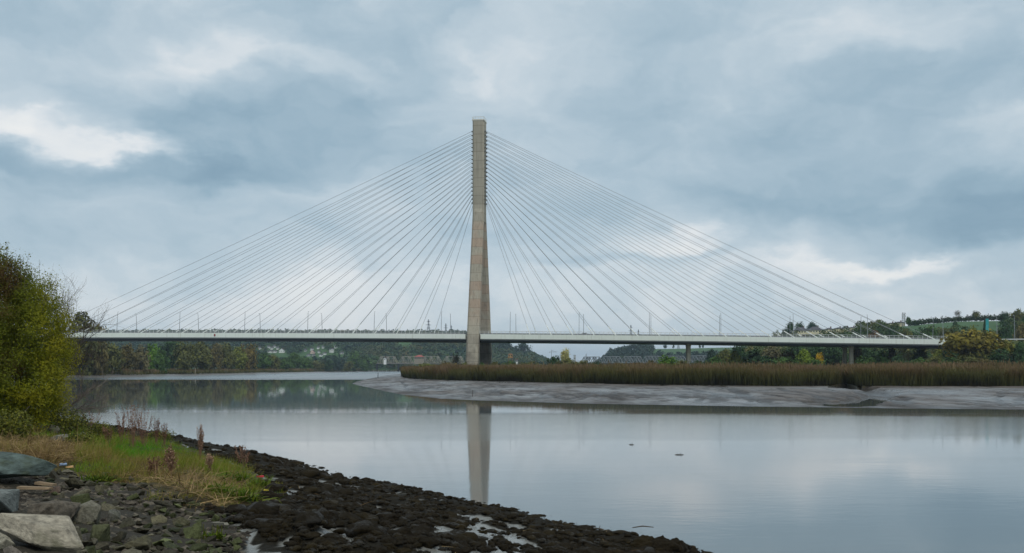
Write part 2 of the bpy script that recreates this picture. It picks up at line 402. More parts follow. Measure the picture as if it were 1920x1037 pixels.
fl = nt.noise(nt.vmath('ADD', nt.vmath('MULTIPLY', gp, (.30, .07, 1)), nt.vmath('MULTIPLY', nt.comb(wy_, wy_, 0.0), (.05, 0, 0))), 1.0, 6, .72, .4)
mc = nt.mix(nt.rng(fl, .5, .62, 0, .85, True), mc, (.036, .031, .027, 1))
mc = nt.mix(nt.rng(t, 0, .42, 0, .92), mc, (.026, .021, .017, 1)); mc = nt.mix(nt.rng(nt.sep(gp)[2], .02, .22, .75, 0, True), mc, (.042, .032, .023, 1)); mc = nt.mix(nt.rng(t, .6, 1, 0, 1), mc, (.055, .05, .022, 1))
nt.inp(bs, 'Base Color', mc); nt.inp(bs, 'Roughness', nt.math('ADD', nt.rng(nb, .38, .62, .46, .26), nt.rng(fl, .35, .65, -.06, .2))); nt.inp(bs, 'Specular IOR Level', nt.rng(nb, .42, .6, .22, .5))
nt.inp(bs, 'Normal', nt.bump(fl, .8, .5))
mf = grid_mesh('mudflat', np.stack([XR, YR, ZR], -1).reshape(-1, 3), len(rows), len(pxs), m_mud, keep=(dwr > -12).ravel(), tint=np.where(insr, 1.0, streak).ravel())
tag(mf, 'grey wet mudflat cut by small drainage channels in front of the reeds', kind='structure')

# valley floor and hills, one sheet
SKY_A = ([-900, -200, 130, 400, 870, 905, 935, 960, 1000, 1025, 1045], [606, 619, 622, 622, 623, 640, 646, 655, 664, 676, 688])
SKY_B = ([1105, 1128, 1140, 1155, 1180, 1220, 1290, 1400, 1500, 1700, 2100], [690, 678, 667, 660, 653, 651.5, 650.5, 648, 645, 640, 640])
SKY_C = ([1290, 1330, 1380, 1440, 1480, 1540, 1640, 1700, 1740, 1800, 1870, 1920, 2100, 2600], [690, 684, 668, 650, 636, 624, 613, 608, 604, 599, 597, 597, 590, 575])
YA, YB, YC, YD = 1950., 1800., 800., 3200.
def hill_z(px, Y):
    px = np.asarray(px, float); Y = np.asarray(Y, float)
    def layer(sky, Yf, Yr, off):
        zr = CH + (HZ - np.interp(px, *sky)) * Yr / F - off
        zr = np.maximum(zr - 3, 0)
        t = np.clip((Y - Yf) / (Yr - Yf), 0, 1.0); up = t * t * (3 - 2 * t) * .55 + t * .45
        dn = 1 - smooth(Yr * 1.02, Yr * 1.6, Y)
        return zr * up * dn
    z = np.maximum.reduce([layer(SKY_A, 1500, YA, 10), layer(SKY_B, 1250, YB, 3), layer(SKY_C, 500, YC, 2), layer(([-3000, 940, 1400, 4000], [660, 676.5, 675, 660]), 2300, YD, 6)])
    return z
def ground_z(px, Y):
    px = np.asarray(px, float); Y = np.asarray(Y, float); X = X_at(px, Y)
    sd = np.maximum(left_sd(X, Y), right_sd(X, Y))
    return -2.0 + 5.4 * smooth(0, 70, sd) + hill_z(px, Y) * smooth(20, 200, sd)
pxs = np.concatenate([np.arange(-1500, -200, 60), np.arange(-200, 2150, 8), np.arange(2150, 3500, 60)])
rows = np.concatenate([np.arange(430, 1000, 15), np.geomspace(1000, 4200, 75)])
PX, YV = np.meshgrid(pxs, rows); XV = X_at(PX, YV)
ZV = ground_z(PX, YV) + (fbm(XV * .01, YV * .01, 3, 2) - .5) * 1.2
m_val, nt, bs = new_mat('valley_grass')
gp = geopos(nt); n = nt.noise(gp, .012, 3); n2 = nt.noise(gp, .15, 3)
c = nt.mix(n, (.022, .075, .018, 1), (.045, .115, .022, 1)); c = nt.mix(nt.rng(n2, .3, .7, 0, .35), c, (.03, .05, .015, 1))
nt.inp(bs, 'Base Color', c); nt.inp(bs, 'Roughness', .9)
vl = grid_mesh('hills', np.stack([XV, YV, ZV], -1).reshape(-1, 3), len(rows), len(pxs), m_val, keep=(ZV > -1.9).ravel())
tag(vl, 'green hills and valley floor behind the bridge', kind='structure')

# river
m_w, nt, bs = new_mat('river_water')
gp = geopos(nt); wx, wy, wz = nt.sep(gp)
nt.inp(bs, 'Base Color', (.115, .135, .14, 1)); nt.inp(bs, 'IOR', 1.45); nt.inp(bs, 'Specular IOR Level', .62)
dist = nt.math('SQRT', nt.math('ADD', nt.math('MULTIPLY', wx, wx), nt.math('MULTIPLY', wy, wy)))
# broad streaks of ruffled and calm water, longer in x than in depth
st = nt.noise(nt.vmath('MULTIPLY', gp, (.006, .03, 1)), 1.0, 4, .6)
st2 = nt.noise(nt.vmath('MULTIPLY', gp, (.02, .16, 1)), 1.0, 3, .6)
far_ruffle = nt.math('MULTIPLY', nt.rng(nt.math('ADD', wy, nt.rng(st, .3, .7, -30, 30)), 385, 420, 0, 1, True), nt.rng(wx, -100, -300, 1, .8))
ruf = nt.math('ADD', nt.math('MULTIPLY', nt.rng(st2, .56, .68, 0, 1, True), .7), nt.rng(st, .54, .66, 0, .6, True), clamp=True)
ruf = nt.math('MULTIPLY', ruf, nt.rng(wy, 30, 90, .06, .16)); bn = nt.math('ADD', wy, nt.rng(st, .3, .7, -9, 9)); band = nt.math('MULTIPLY', nt.rng(bn, 60, 67, 0, .24, True), nt.rng(bn, 92, 101, 1, 0, True)); ruf = nt.math('MAXIMUM', nt.math('MAXIMUM', ruf, band), far_ruffle)
nt.inp(bs, 'Roughness', nt.math('ADD', nt.rng(wy, 35, 140, .055, .018), nt.math('MULTIPLY', ruf, .26)))
w1 = nt.noise(nt.vmath('MULTIPLY', gp, (1.0, 2.0, 1)), 1.3, 3, .55); w2 = nt.noise(nt.vmath('MULTIPLY', gp, (.6, 1.6, 1)), .25, 2)
hgt = nt.math('ADD', nt.math('MULTIPLY', w1, .5), w2)
fade = nt.math('DIVIDE', 18.0, nt.math('ADD', dist, 12.0))
nt.inp(bs, 'Normal', nt.bump(hgt, nt.math('MULTIPLY', fade, nt.rng(ruf, 0, 1, .055, .30)), .25))
b = MB()
xr = np.array([-9000, -2000, -600, -250, -100, 0, 100, 250, 600, 2000, 9000.]); yr = np.array([-1200, -100, 0, 100, 250, 600, 1200, 3000, 9000.])
XW, YW = np.meshgrid(xr, yr)
rv = grid_mesh('river', np.stack([XW, YW, XW * 0], -1).reshape(-1, 3), len(yr), len(xr), m_w, smooth_=False)
tag(rv, 'calm grey tidal river', kind='structure')

# air
m_h = bpy.data.materials.new('haze_air'); m_h.use_nodes = True; nt = NT(m_h.node_tree); nt.n.remove(nt.n['Principled BSDF'])
pv = nt.node('ShaderNodeVolumePrincipled'); pv.inputs['Color'].default_value = (.62, .76, .92, 1); pv.inputs['Density'].default_value = 0.00009; pv.inputs['Anisotropy'].default_value = 0.0
nt.l.new(pv.outputs[0], nt.n['Material Output'].inputs['Volume'])
b = MB(); b.abox(-9500, 9500, -1300, 9500, -5, 150); hz = b.build('haze', m_h); tag(hz, 'thin bluish haze over the valley', kind='stuff')
# ---------------------------------------------------------------- the cable stayed bridge
TH = R(8.5); UX, UY = math.cos(TH), -math.sin(TH); VX, VY = math.sin(TH), math.cos(TH); OX, OY = -13.85, 420.0
def bp(s, t, z): return np.array([OX + UX * s + VX * t, OY + UY * s + VY * t, z])
def s_of(px, t): return ((px - CX) * (OY + VY * t) - F * (OX + VX * t)) / (F * UX - (px - CX) * UY)
def zd(s): return 18.65 - .0122 * s - 2.3e-5 * s * s       # top of the edge beam along the bridge
UV = np.array([UX, UY, 0]); VV = np.array([VX, VY, 0]); ZV_ = np.array([0, 0, 1.0])

def concrete(name, c0, pink=True):
    m, nt, bs = new_mat(name)
    gp = geopos(nt); x, y, z = nt.sep(gp)
    lift = nt.math('FLOOR', nt.math('DIVIDE', z, 3.7)); fr = nt.math('FRACT', nt.math('DIVIDE', z, 3.7))
    wn = nt.node('ShaderNodeTexWhiteNoise'); wn.noise_dimensions = '1D'; nt.l.new(lift, wn.inputs['W'])
    n = nt.noise(nt.vmath('MULTIPLY', gp, (1, 1, .22)), .8, 6, .65); nb = nt.noise(gp, .25, 3)
    c = nt.mix(n, tuple(k * .72 for k in c0) + (1,), tuple(min(1, k * 1.22) for k in c0) + (1,))
    b = nt.rng(wn.outputs[0], 0, 1, .90, 1.08); c = nt.mix(1.0, c, nt.comb(b, b, b), 'MULTIPLY')
    if pink:   # rust coloured bloom on the middle pours, patchy darker grey towards the foot
        k = nt.math('MULTIPLY', nt.math('MULTIPLY', nt.rng(z, 20, 30, 0, 1, True), nt.rng(z, 62, 70, 1, 0, True)), nt.rng(nt.math('ADD', wn.outputs[0], nt.math('MULTIPLY', nb, .8)), .75, 1.1, 0, .45, True))
        c = nt.mix(k, c, (.36, .21, .14, 1))
        k2 = nt.math('MULTIPLY', nt.rng(z, 12, 19, 1, 0), nt.rng(nb, .35, .65, .15, .75)); c = nt.mix(k2, c, (.12, .105, .085, 1))
    stv = nt.noise(nt.vmath('MULTIPLY', gp, (1.7, 1.7, .05)), 1.0, 4, .6); c = nt.mix(nt.rng(stv, .5, .72, 0, .5), c, (.15, .135, .11, 1))
    j = nt.math('GREATER_THAN', nt.math('ABSOLUTE', nt.math('SUBTRACT', fr, .5)), .463)
    c = nt.mix(nt.math('MULTIPLY', j, .32), c, (.09, .075, .055, 1))
    nt.inp(bs, 'Base Color', c); nt.inp(bs, 'Roughness', .85); nt.inp(bs, 'Specular IOR Level', .2); nt.inp(bs, 'Normal', nt.bump(n, .25, .1))
    return m
M_PYL = concrete('pylon_concrete', (.40, .365, .288))
M_PIER = concrete('pier_concrete', (.42, .40, .31), False)
M_CAP = plain('pale_cap', (.62, .60, .52), .7)
def fascia_mat():
    m, nt, bs = new_mat('edge_beam_paint')
    gp = geopos(nt); n = nt.noise(nt.vmath('MULTIPLY', gp, (.5, .5, .5)), .35, 5, .65); st = nt.noise(nt.vmath('MULTIPLY', gp, (2.0, 2.0, .12)), 1.0, 3)
    c = nt.mix(n, (.68, .74, .64, 1), (.84, .88, .83, 1)); c = nt.mix(nt.rng(st, .56, .75, 0, .45), c, (.42, .43, .33, 1))
    nt.inp(bs, 'Base Color', c); nt.inp(bs, 'Roughness', .55)
    return m
M_FAS = fascia_mat(); M_LIP = plain('lower_edge_grey', (.27, .29, .28), .6); M_STEEL = plain('dark_shaded_steel', (.022, .026, .03), .6)
M_ROAD = plain('road_asphalt', (.06, .06, .06), .9); M_RAIL = plain('parapet_metal', (.56, .58, .57), .5); M_BAR = plain('barrier_grey', (.24, .255, .26), .6)
M_CAB = plain('cable_grey', (.27, .29, .30), .5); M_SLV = plain('sleeve_white', (.82, .84, .80), .5); M_SOCK = plain('socket_grey', (.17, .175, .17), .6)
M_POLE = plain('galvanised_pole', (.25, .27, .29), .5); M_LAMP = plain('lamp_casing', (.30, .32, .33), .4)

br = thing('cable_stayed_bridge', 'long cable stayed bridge with a single tall concrete pylon and pale deck', 'bridge', (OX, OY, 0))
def at_root(mb, name, mats, parent=None, sm=False):
    o = mb.build(name, mats, parent or br, sm)
    if parent is None or parent is br: o.location = (-OX, -OY, 0)
    return o
def loft(mb, s0, s1, t0, t1, za, zb, n=None, mat=0):
    n = n or max(2, int(abs(s1 - s0) / 6) + 1); S = np.linspace(s0, s1, n); v = []
    for s in S:
        z = zd(s); v += [bp(s, t0, z + za), bp(s, t1, z + za), bp(s, t1, z + zb), bp(s, t0, z + zb)]
    f = [[i * 4 + k, i * 4 + (k + 1) % 4, i * 4 + 4 + (k + 1) % 4, i * 4 + 4 + k] for i in range(n - 1) for k in range(4)]
    f += [[0, 3, 2, 1], [4 * n - 4, 4 * n - 3, 4 * n - 2, 4 * n - 1]]
    mb.add(np.array(v), f, mat)
S0, S1 = -236.0, 196.0
b = MB(); loft(b, S0, S1, -11.2, 11.2, -.75, -.35); at_root(b, 'deck', M_ROAD)
b = MB(); loft(b, S0, S1, -10.9, 10.9, -2.95, -.76)
at_root(b, 'girder', M_STEEL)
LS = (s_of(872.5, -14.3), s_of(900.8, -14.3))
for sgn in (-1, 1):
    for (a, c_) in ((S0, LS[0]), (LS[1], S1)):
        b = MB(); loft(b, a, c_, sgn * 11.21, sgn * 14.3, -1.95, 0.0, mat=0); e = at_root(b, 'edge_beam', M_FAS)
        b = MB(); loft(b, a, c_, sgn * 11.4, sgn * 14.05, -2.38, -1.951); at_root(b, 'lower_edge', M_LIP, e).location = (0, 0, 0)
        b = MB(); loft(b, a, c_, sgn * 11.6, sgn * 13.7, -2.94, -2.381); at_root(b, 'bottom_flange', M_STEEL, e).location = (0, 0, 0)  # near-black flange colour paints in the shade under the edge beam
    b = MB(); loft(b, S0, S1, sgn * 14.05, sgn * 14.2, 1.18, 1.32); loft(b, S0, S1, sgn * 14.09, sgn * 14.15, .62, .70)
    for s in np.arange(S0 + .8, S1, 1.75):
        b.box(bp(s, sgn * 14.12, zd(s) + .59), UV * .075, VV * .05, ZV_ * .59)
    at_root(b, 'parapet', M_RAIL)
    b = MB(); loft(b, S0, S1, sgn * 9.6, sgn * 9.85, -.34, .62); at_root(b, 'crash_barrier', M_BAR)
b = MB(); loft(b, S0, S1, -.3, .3, -.34, .75); at_root(b, 'median_barrier', M_BAR)
b = MB(); b.box(bp(s_of(402.5, -14.4), -14.4, zd(s_of(402.5, -14.4)) - .9), UV * .32, VV * .09, ZV_ * .45); o = at_root(b, 'navigation_marker', plain('marker_red', (.25, .03, .03)))
o['label'] = 'small red navigation marker on the edge beam'

# pylon: shaft, two splayed legs, cap, cable sockets
def oct_ring(s, t, hw, hd, z, ch=.55):
    q = [(-hw, -hd + ch), (-hw + ch, -hd), (hw - ch, -hd), (hw, -hd + ch), (hw, hd - ch), (hw - ch, hd), (-hw + ch, hd), (-hw, hd - ch)]
    return [bp(s + a, t + b_, z) for a, b_ in q]
def prism(rings, mb):
    n = len(rings[0]); v = np.concatenate([np.array(r) for r in rings])
    f = [[i * n + k, i * n + (k + 1) % n, (i + 1) * n + (k + 1) % n, (i + 1) * n + k] for i in range(len(rings) - 1) for k in range(n)]
    mb.add(v, f)
    o = mb.n - len(v)
    for r_ in (list(range(n))[::-1], list(range((len(rings) - 1) * n, len(rings) * n))):
        mb.loops.append(np.array(r_) + o); mb.sizes.append(np.array([n])); mb.mi.append(np.array([0]))
ZT = Z_at(227, 418)
b = MB(); prism([oct_ring(0, 0, 2.48, 3.05, z, .5) for z in (66.5, 90, ZT)], b)
py = at_root(b, 'pylon', M_PYL)
for sgn in (-1, 1):
    b = MB(); rings = []
    for k in range(13):
        f_ = k / 12; z = 1.0 + f_ * (72.5 - 1.0)
        rings.append(oct_ring(0, sgn * (17.6 * (1 - f_) + 1.15 * f_), 2.52 * (1 - f_) + 2.42 * f_, 2.35 * (1 - f_) + 1.8 * f_, z, .75))
    prism(rings, b); at_root(b, 'leg', M_PYL, py).location = (0, 0, 0)
b = MB(); b.box(bp(0, 0, ZT + .3), UV * 2.6, VV * 3.15, ZV_ * .29)
zz = ZT + .6
for (a, c_, w) in ((0, -3.0, 0), (0, 3.0, 0)):
    b.box(bp(a, c_, zz + .95), UV * 2.45, VV * .05, ZV_ * .07)
for s in (-2.4, -1.2, 0, 1.2, 2.4):
    for t in (-3.0, 3.0): b.box(bp(s, t, zz + .45), UV * .06, VV * .045, ZV_ * .44)
for s in (-2.45, 2.45): b.box(bp(s, 0, zz + .95), UV * .045, VV * 2.94, ZV_ * .07)
at_root(b, 'cap', M_CAP, py).location = (0, 0, 0)
# stays
near_r = np.linspace(993, 1752.7, 19); near_l = np.linspace(785, 74, 19)
for side, anchors in ((1, near_r), (-1, near_l)):
    sa = [s_of(p, -14.0) for p in anchors]; sa = np.linspace(sa[0], sa[-1], 19)
    for t in (-13.4, 13.4):
        for i, s in enumerate(sa):
            zt = Z_at(380.5 - (380.5 - 246.5) * i / 18.0, 419)
            A = bp(s, t, zd(s) + .1); B = bp(side * 2.95, math.copysign(1.5, t), zt)
            d_ = (B - A) / np.linalg.norm(B - A)
            ts = np.linspace(0, 1, 9); pts = np.array([A + (B - A) * q for q in ts]); pts[:, 2] -= np.linalg.norm(B - A) * .0035 * 4 * ts * (1 - ts)
            b = MB(); b.tube(pts, .070, 5); st_ = at_root(b, 'stay_cable', M_CAB, None, True)
            b = MB(); b.tube([A - d_ * .6, A + d_ * 4.6], .19, 6); at_root(b, 'anchor_sleeve', M_SLV, st_).location = (0, 0, 0)
            b = MB(); b.box(bp(side * 2.80, math.copysign(1.5, t), zt - .12), UV * .30, VV * .45, ZV_ * .24); at_root(b, 'tower_socket', M_SOCK, st_).location = (0, 0, 0)
# side span piers
for px in (1291.5, 1596):
    for t in (-7, 7):
        s = s_of(px, -7); z1 = zd(s) - 2.96; b = MB()
        prism([oct_ring(s, t, hw, hw, z, .3) for hw, z in ((.92, 1.0), (.74, z1 - 2.2), (.74, z1 - 1.6), (.98, z1 - .01))], b)
        at_root(b, 'pier', M_PIER)
b = MB(); loft(b, 191, 196.5, -13.6, 13.6, -14, -2.96); at_root(b, 'abutment', M_PIER)

# approach road bank beyond the abutment
b = MB(); S = np.linspace(196.6, 430, 24); v = []
for s in S:
    z = zd(196) - .4 + (s - 196) * .002
    v += [bp(s, -34, 2.0), bp(s, -15, z), bp(s, 15, z), bp(s, 34, 2.0)]
b.add(np.array(v), [[i * 4 + k, i * 4 + 4 + k, i * 4 + 5 + k, i * 4 + 1 + k] for i in range(23) for k in range(3)] + [[0, 1, 2, 3]])
o = b.build('road_embankment', plain('embankment_grass', (.05, .065, .02), .9, .35, .3), None, False); tag(o, 'grassy embankment carrying the road away from the bridge', kind='structure')
rl = thing('guard_rail', 'grey guard rail along the approach road behind the trees at the right end', 'guard rail', bp(197, -14.4, zd(196)))
def zr_(s): return zd(196) - .4 + (s - 196) * .002
loc = np.array(rl.location)
b = MB()
for s in np.arange(198, 330, 6.0): b.box((bp(s, -14.4, zr_(s) + .62) + bp(s + 6, -14.4, zr_(s + 6) + .62)) / 2 - loc, UV * 3, VV * .04, ZV_ * .2)
b.build('rail', M_RAIL, rl)
for s in np.arange(198, 330, 6.0):
    b = MB(); b.box(bp(s, -14.3, zr_(s) + .3) - loc, UV * .06, VV * .05, ZV_ * .31); b.build('support', M_RAIL, rl)

# street lamps, leaning a little over the carriageway
def lamp_meshes(h, lean, arm):
    b = MB(); b.tube([(0, 0, -.4), (0, lean * .12, h * .12), (0, lean * .9, h * .93), (0, lean + arm * .25, h * .985), (0, lean + arm, h)], [.13, .12, .085, .075, .06], 6)
    l = MB(); l.hexa([(-.16, lean + arm - .1, h - .07), (.16, lean + arm - .1, h - .07), (.10, lean + arm + .75, h + .0), (-.10, lean + arm + .75, h + .0), (-.13, lean + arm - .1, h + .09), (.13, lean + arm - .1, h + .09), (.08, lean + arm + .75, h + .11), (-.08, lean + arm + .75, h + .11)])
    return b.mesh('pole', M_POLE), l.mesh('lamp_head', M_LAMP)
LM = lamp_meshes(9.8, .75, .35)
def lamp(pos, rz, label, group, meshes=LM):
    t = thing('street_lamp', label, 'street lamp', pos, group, rz)
    link('pole', meshes[0], t); link('lamp_head', meshes[1], t); return t
NEAR = [221, 338, 460, 578, 702.5, 828, 957, 1086, 1217.5, 1351.5, 1487, 1626, 1767.5]
FARL = [255, 371, 487, 603, 724, 844.5, 967, 1094, 1220.5, 1349.3, 1481.5, 1614.5, 1750]
ordn = ['first', 'second', 'third', 'fourth', 'fifth', 'sixth', 'first', 'second', 'third', 'fourth', 'fifth', 'sixth', 'seventh']
GL = 'street lamps along the bridge deck'
for k, (a, c_) in enumerate(zip(NEAR, FARL)):
    where = ('%s from the left end' % ordn[k] if k < 6 else '%s right of the pylon' % ordn[k])
    s = s_of(a, -8.0); lamp(bp(s, -8.9, zd(s) - .35), -TH, 'slim grey street lamp, near row on the deck, ' + where, GL)
    s = s_of(c_, 8.0); lamp(bp(s, 8.9, zd(s) - .35), -TH + math.pi, 'slim grey street lamp, far row on the deck, ' + where, GL)
for (px, lab) in ((1869, 'grey street lamp on the approach road beside the teal sign'), (1902, 'grey street lamp on the approach road at the far right edge')):
    s = s_of(px, -12.0); lamp(bp(s, -12.5, zr_(s)), -TH, lab, 'street lamps on the approach road')
LM2 = lamp_meshes(9.5, 0.0, .5)
for (px, Y, lab) in ((1545, 400, 'grey street lamp under the deck left of the dark pier'),):
    lamp((X_at(px, Y), Y, 3.4), -1.5, lab, None, LM2)

# one dark car crossing
M_CAR = plain('car_paint', (.03, .035, .045), .3, .05); M_GLS = plain('car_glass', (.02, .025, .03), .1, 0, 1, .6); M_TYR = plain('tyre_rubber', (.015, .015, .015), .9)
s = s_of(1098, -5); car = thing('car', 'dark car on the bridge deck beside the second lamp pair right of pylon', 'car', bp(s, -5.2, zd(s) - .35), None, -TH)
b = MB()
prof = [(-2.2, .35), (2.2, .35), (2.25, .7), (2.05, .88), (1.1, .98), (-2.1, 1.0), (-2.25, .75)]
v = [(x, y, z) for y in (-.88, .88) for x, z in prof]; n_ = len(prof)
b.add(v, [[k, (k + 1) % n_, n_ + (k + 1) % n_, n_ + k] for k in range(n_)])
b.loops += [np.arange(n_)[::-1], np.arange(n_, 2 * n_)]; b.sizes += [np.array([n_])] * 2; b.mi += [np.array([0])] * 2
b.build('body', M_CAR, car)
b = MB(); b.hexa([(-1.9, -.82, .99), (1.05, -.82, .99), (1.05, .82, .99), (-1.9, .82, .99), (-1.35, -.66, 1.47), (.35, -.66, 1.5), (.35, .66, 1.5), (-1.35, .66, 1.47)]); b.build('cabin', M_GLS, car)
for x in (-1.35, 1.4):
    for y in (-.86, .86):
        b = MB(); b.tube([(x, y - .1, .33), (x, y + .1, .33)], .33, 12)
        for r_ in (list(range(12))[::-1], list(range(12, 24))): b.loops.append(np.array(r_)); b.sizes.append(np.array([12])); b.mi.append(np.array([0]))
        b.build('wheel', M_TYR, car)
# ---------------------------------------------------------------- trees
def gz(px, Y):
    x = X_at(px, Y)
    return float(max(h_left(x, Y) if Y < 2400 else -9, h_right(x, Y) if 105 < Y < 900 else -9, ground_z(px, Y) if Y > 470 else -9))
M_LEAF = foliage('tree_foliage', [(0, (.6, .62, .58)), (.5, (1.4, 1.42, 1.2)), (1, (2.5, 2.4, 1.9))], .7, .12, .3, obj=True, transl=.22)
M_BARK = plain('bark', (.075, .062, .05), .9, .3, 2.0)
M_TWIG = plain('twig_wood', (.13, .11, .09), .85, .3, 2.0)

def ell_pts(n, c, r, rng, pw=.45):
    d = rng.normal(size=(n, 3)); d /= np.linalg.norm(d, axis=1, keepdims=True)
    return np.array(c) + d * (rng.rand(n, 1) ** pw) * np.array(r), d
def crown_arrays(kind, ncl, nc, card, seed):
    rng = np.random.RandomState(seed)
    shapes = {'round': ((0, 0, .54), (.41, .41, .44)), 'bush': ((0, 0, .46), (.46, .46, .50)), 'tall': ((0, 0, .52), (.40, .40, .46)), 'spread': ((0, 0, .68), (.46, .46, .27)), 'pine': ((0, 0, .76), (.44, .44, .22))}
    if kind == 'conifer':
        t = rng.rand(ncl) ** .7; a = rng.rand(ncl) * 6.283; rr = .42 * (1 - t) * (.6 + .4 * rng.rand(ncl))
        cc = np.stack([rr * np.cos(a), rr * np.sin(a), .08 + .9 * t], 1); d = np.stack([np.cos(a), np.sin(a), .3 + 0 * a], 1)
        cr = .05 + .09 * (1 - t)
    else:
        c, r = shapes[kind]; cc, d = ell_pts(ncl, c, r, rng)
        ang = np.arctan2(d[:, 1], d[:, 0]); cc[:, :2] *= (1 + .22 * np.sin(ang * 3 + seed) + .15 * np.sin(ang * 5 + 2 * seed))[:, None]
        cc[:, 2] += .06 * np.sin(ang * 2 + seed * 1.3)
        cr = .085 + .06 * rng.rand(ncl)
    ct = rng.rand(ncl)
    k = np.repeat(np.arange(ncl), nc)
    off = rng.normal(size=(len(k), 3)) * .55; P = cc[k] + off * cr[k][:, None]
    P[:, 2] = np.clip(P[:, 2], .02, 1.02)
    N = off * .7 + d[k] * .7 + rng.normal(size=off.shape) * .55 + np.array([0, 0, .35])
    S = card * (.6 + .8 * rng.rand(len(k)))
    T = np.clip(ct[k] * .6 + rng.rand(len(k)) * .4, 0, 1)
    return P, N, S, T
def limbs(mb, rng, top, n, r0, spread, z0=.25, sides=5, bend=.1):
    mb.tube([(0, 0, -.04), (bend * .2, 0, top * .3), (-bend * .2, bend * .2, top * .65), (0, 0, top)], [r0, r0 * .75, r0 * .5, r0 * .15], sides)
    for k in range(n):
        a = k * 6.283 / n + rng.rand(); z = z0 + (top - z0) * (.1 + .7 * k / n); L = spread * (.7 + .5 * rng.rand())
        p = np.array([0, 0, z]); q = p + np.array([math.cos(a) * L * .5, math.sin(a) * L * .5, L * .45]); w = p + np.array([math.cos(a) * L, math.sin(a) * L, L * .75])
        mb.tube([p, q, w], [r0 * .45, r0 * .28, r0 * .08], 4)
CROWN = {}; TRUNK = {}
for kind, ncl, nc in (('round', 95, 36), ('bush', 95, 36), ('tall', 85, 36), ('spread', 80, 36), ('pine', 46, 34), ('conifer', 70, 26)):
    for v_ in range(3):
        b = MB(); P, N, S, T = crown_arrays(kind, ncl, nc, .062, 11 + v_ * 7 + len(kind)); b.cards(P, N, S, 1.2, 0, T)
        CROWN[kind, v_] = b.mesh('crown', M_LEAF)
    b = MB(); rng = np.random.RandomState(len(kind)); limbs(b, rng, .9 if kind != 'pine' else .78, 7, .035, .34 if kind != 'conifer' else .1, .3)
    TRUNK[kind] = b.mesh('trunk', M_BARK)
def twigs(mb, p, d, L, r, depth, rng, up=.25, n=3):
    q = p + d * L * .5 + rng.normal(size=3) * L * .05; e = q + (d + rng.normal(size=3) * .18 + np.array([0, 0, up * .3])) * L * .5
    mb.tube([p, q, e], [r, r * .8, r * .55], 3 if depth < 2 else 4, 0, .5, False)
    if depth == 0: return
    for k in range(n):
        f_ = .35 + .65 * (k + rng.rand()) / n
        s = p + (e - p) * min(f_, 1)
        dd = d + rng.normal(size=3) * .55 + np.array([0, 0, up]); dd /= np.linalg.norm(dd)
        twigs(mb, s, dd, L * (.55 + .25 * rng.rand()), r * .58, depth - 1, rng, up, n)
for v_ in range(3):
    rng = np.random.RandomState(40 + v_); b = MB()
    for k in range(9):
        a = k * 6.283 / 9 + rng.rand() * .5; d_ = np.array([math.cos(a) * (.35 + .4 * rng.rand()), math.sin(a) * (.35 + .4 * rng.rand()), .9]); d_ /= np.linalg.norm(d_)
        twigs(b, np.array([0, 0, .26 + .1 * rng.rand()]), d_, .40, .011, 4, rng, .22, 4)
    P = np.concatenate(b.v); mx = P[:, 2].max(); rad = np.abs(P[:, :2]).max()
    b.v = [q * np.array([.42 / rad, .42 / rad, 1 / mx]) for q in b.v]
    CROWN['bare', v_] = b.mesh('crown', M_LEAF)
b = MB(); b.tube([(0, 0, -.04), (.01, 0, .18), (0, .01, .4)], [.035, .028, .02], 5); TRUNK['bare'] = b.mesh('trunk', M_BARK)

DKG = (.030, .060, .026); GRN = (.050, .095, .026); OLV = (.085, .090, .030); YGR = (.115, .130, .028); BRN = (.100, .085, .036); GBR = (.110, .100, .058); BRT = (.085, .165, .022); YEL = (.36, .235, .02); PAL = (.36, .33, .16); BLU = (.030, .055, .045); ORG = (.12, .092, .026); RED = (.13, .070, .026)
_tc = [0]
def tree(label, px, ytop, Y, w, kind, col, group=None, name='tree', sink=0.0, zb=None):
    _tc[0] += 1; v_ = _tc[0] % 3
    z0 = (gz(px, Y) if zb is None else zb) - sink; H = max(.8, Z_at(ytop, Y) - z0); W = w * Y / F / .86
    nm = name if name != 'tree' else {'bush': 'shrub', 'conifer': 'conifer', 'pine': 'pine_tree', 'bare': 'bare_tree'}.get(kind, 'tree')
    t = thing(nm, label, 'shrub' if nm == 'shrub' else 'tree', (X_at(px, Y), Y, z0), group, _tc[0] * 2.4)
    for key, me in (('trunk', TRUNK[kind]), ('crown', CROWN[kind, v_])):
        o = link(key, me, t); o.scale = (W, W, H); o.color = (*col, 1)
        if key == 'trunk': o.color = (1, 1, 1, 1)
    return t
def yl(px, X=-245.0): return X * F / (px - CX)
GLB = 'trees along the left bank behind the bridge'; GRB = 'trees behind the reeds on the right'
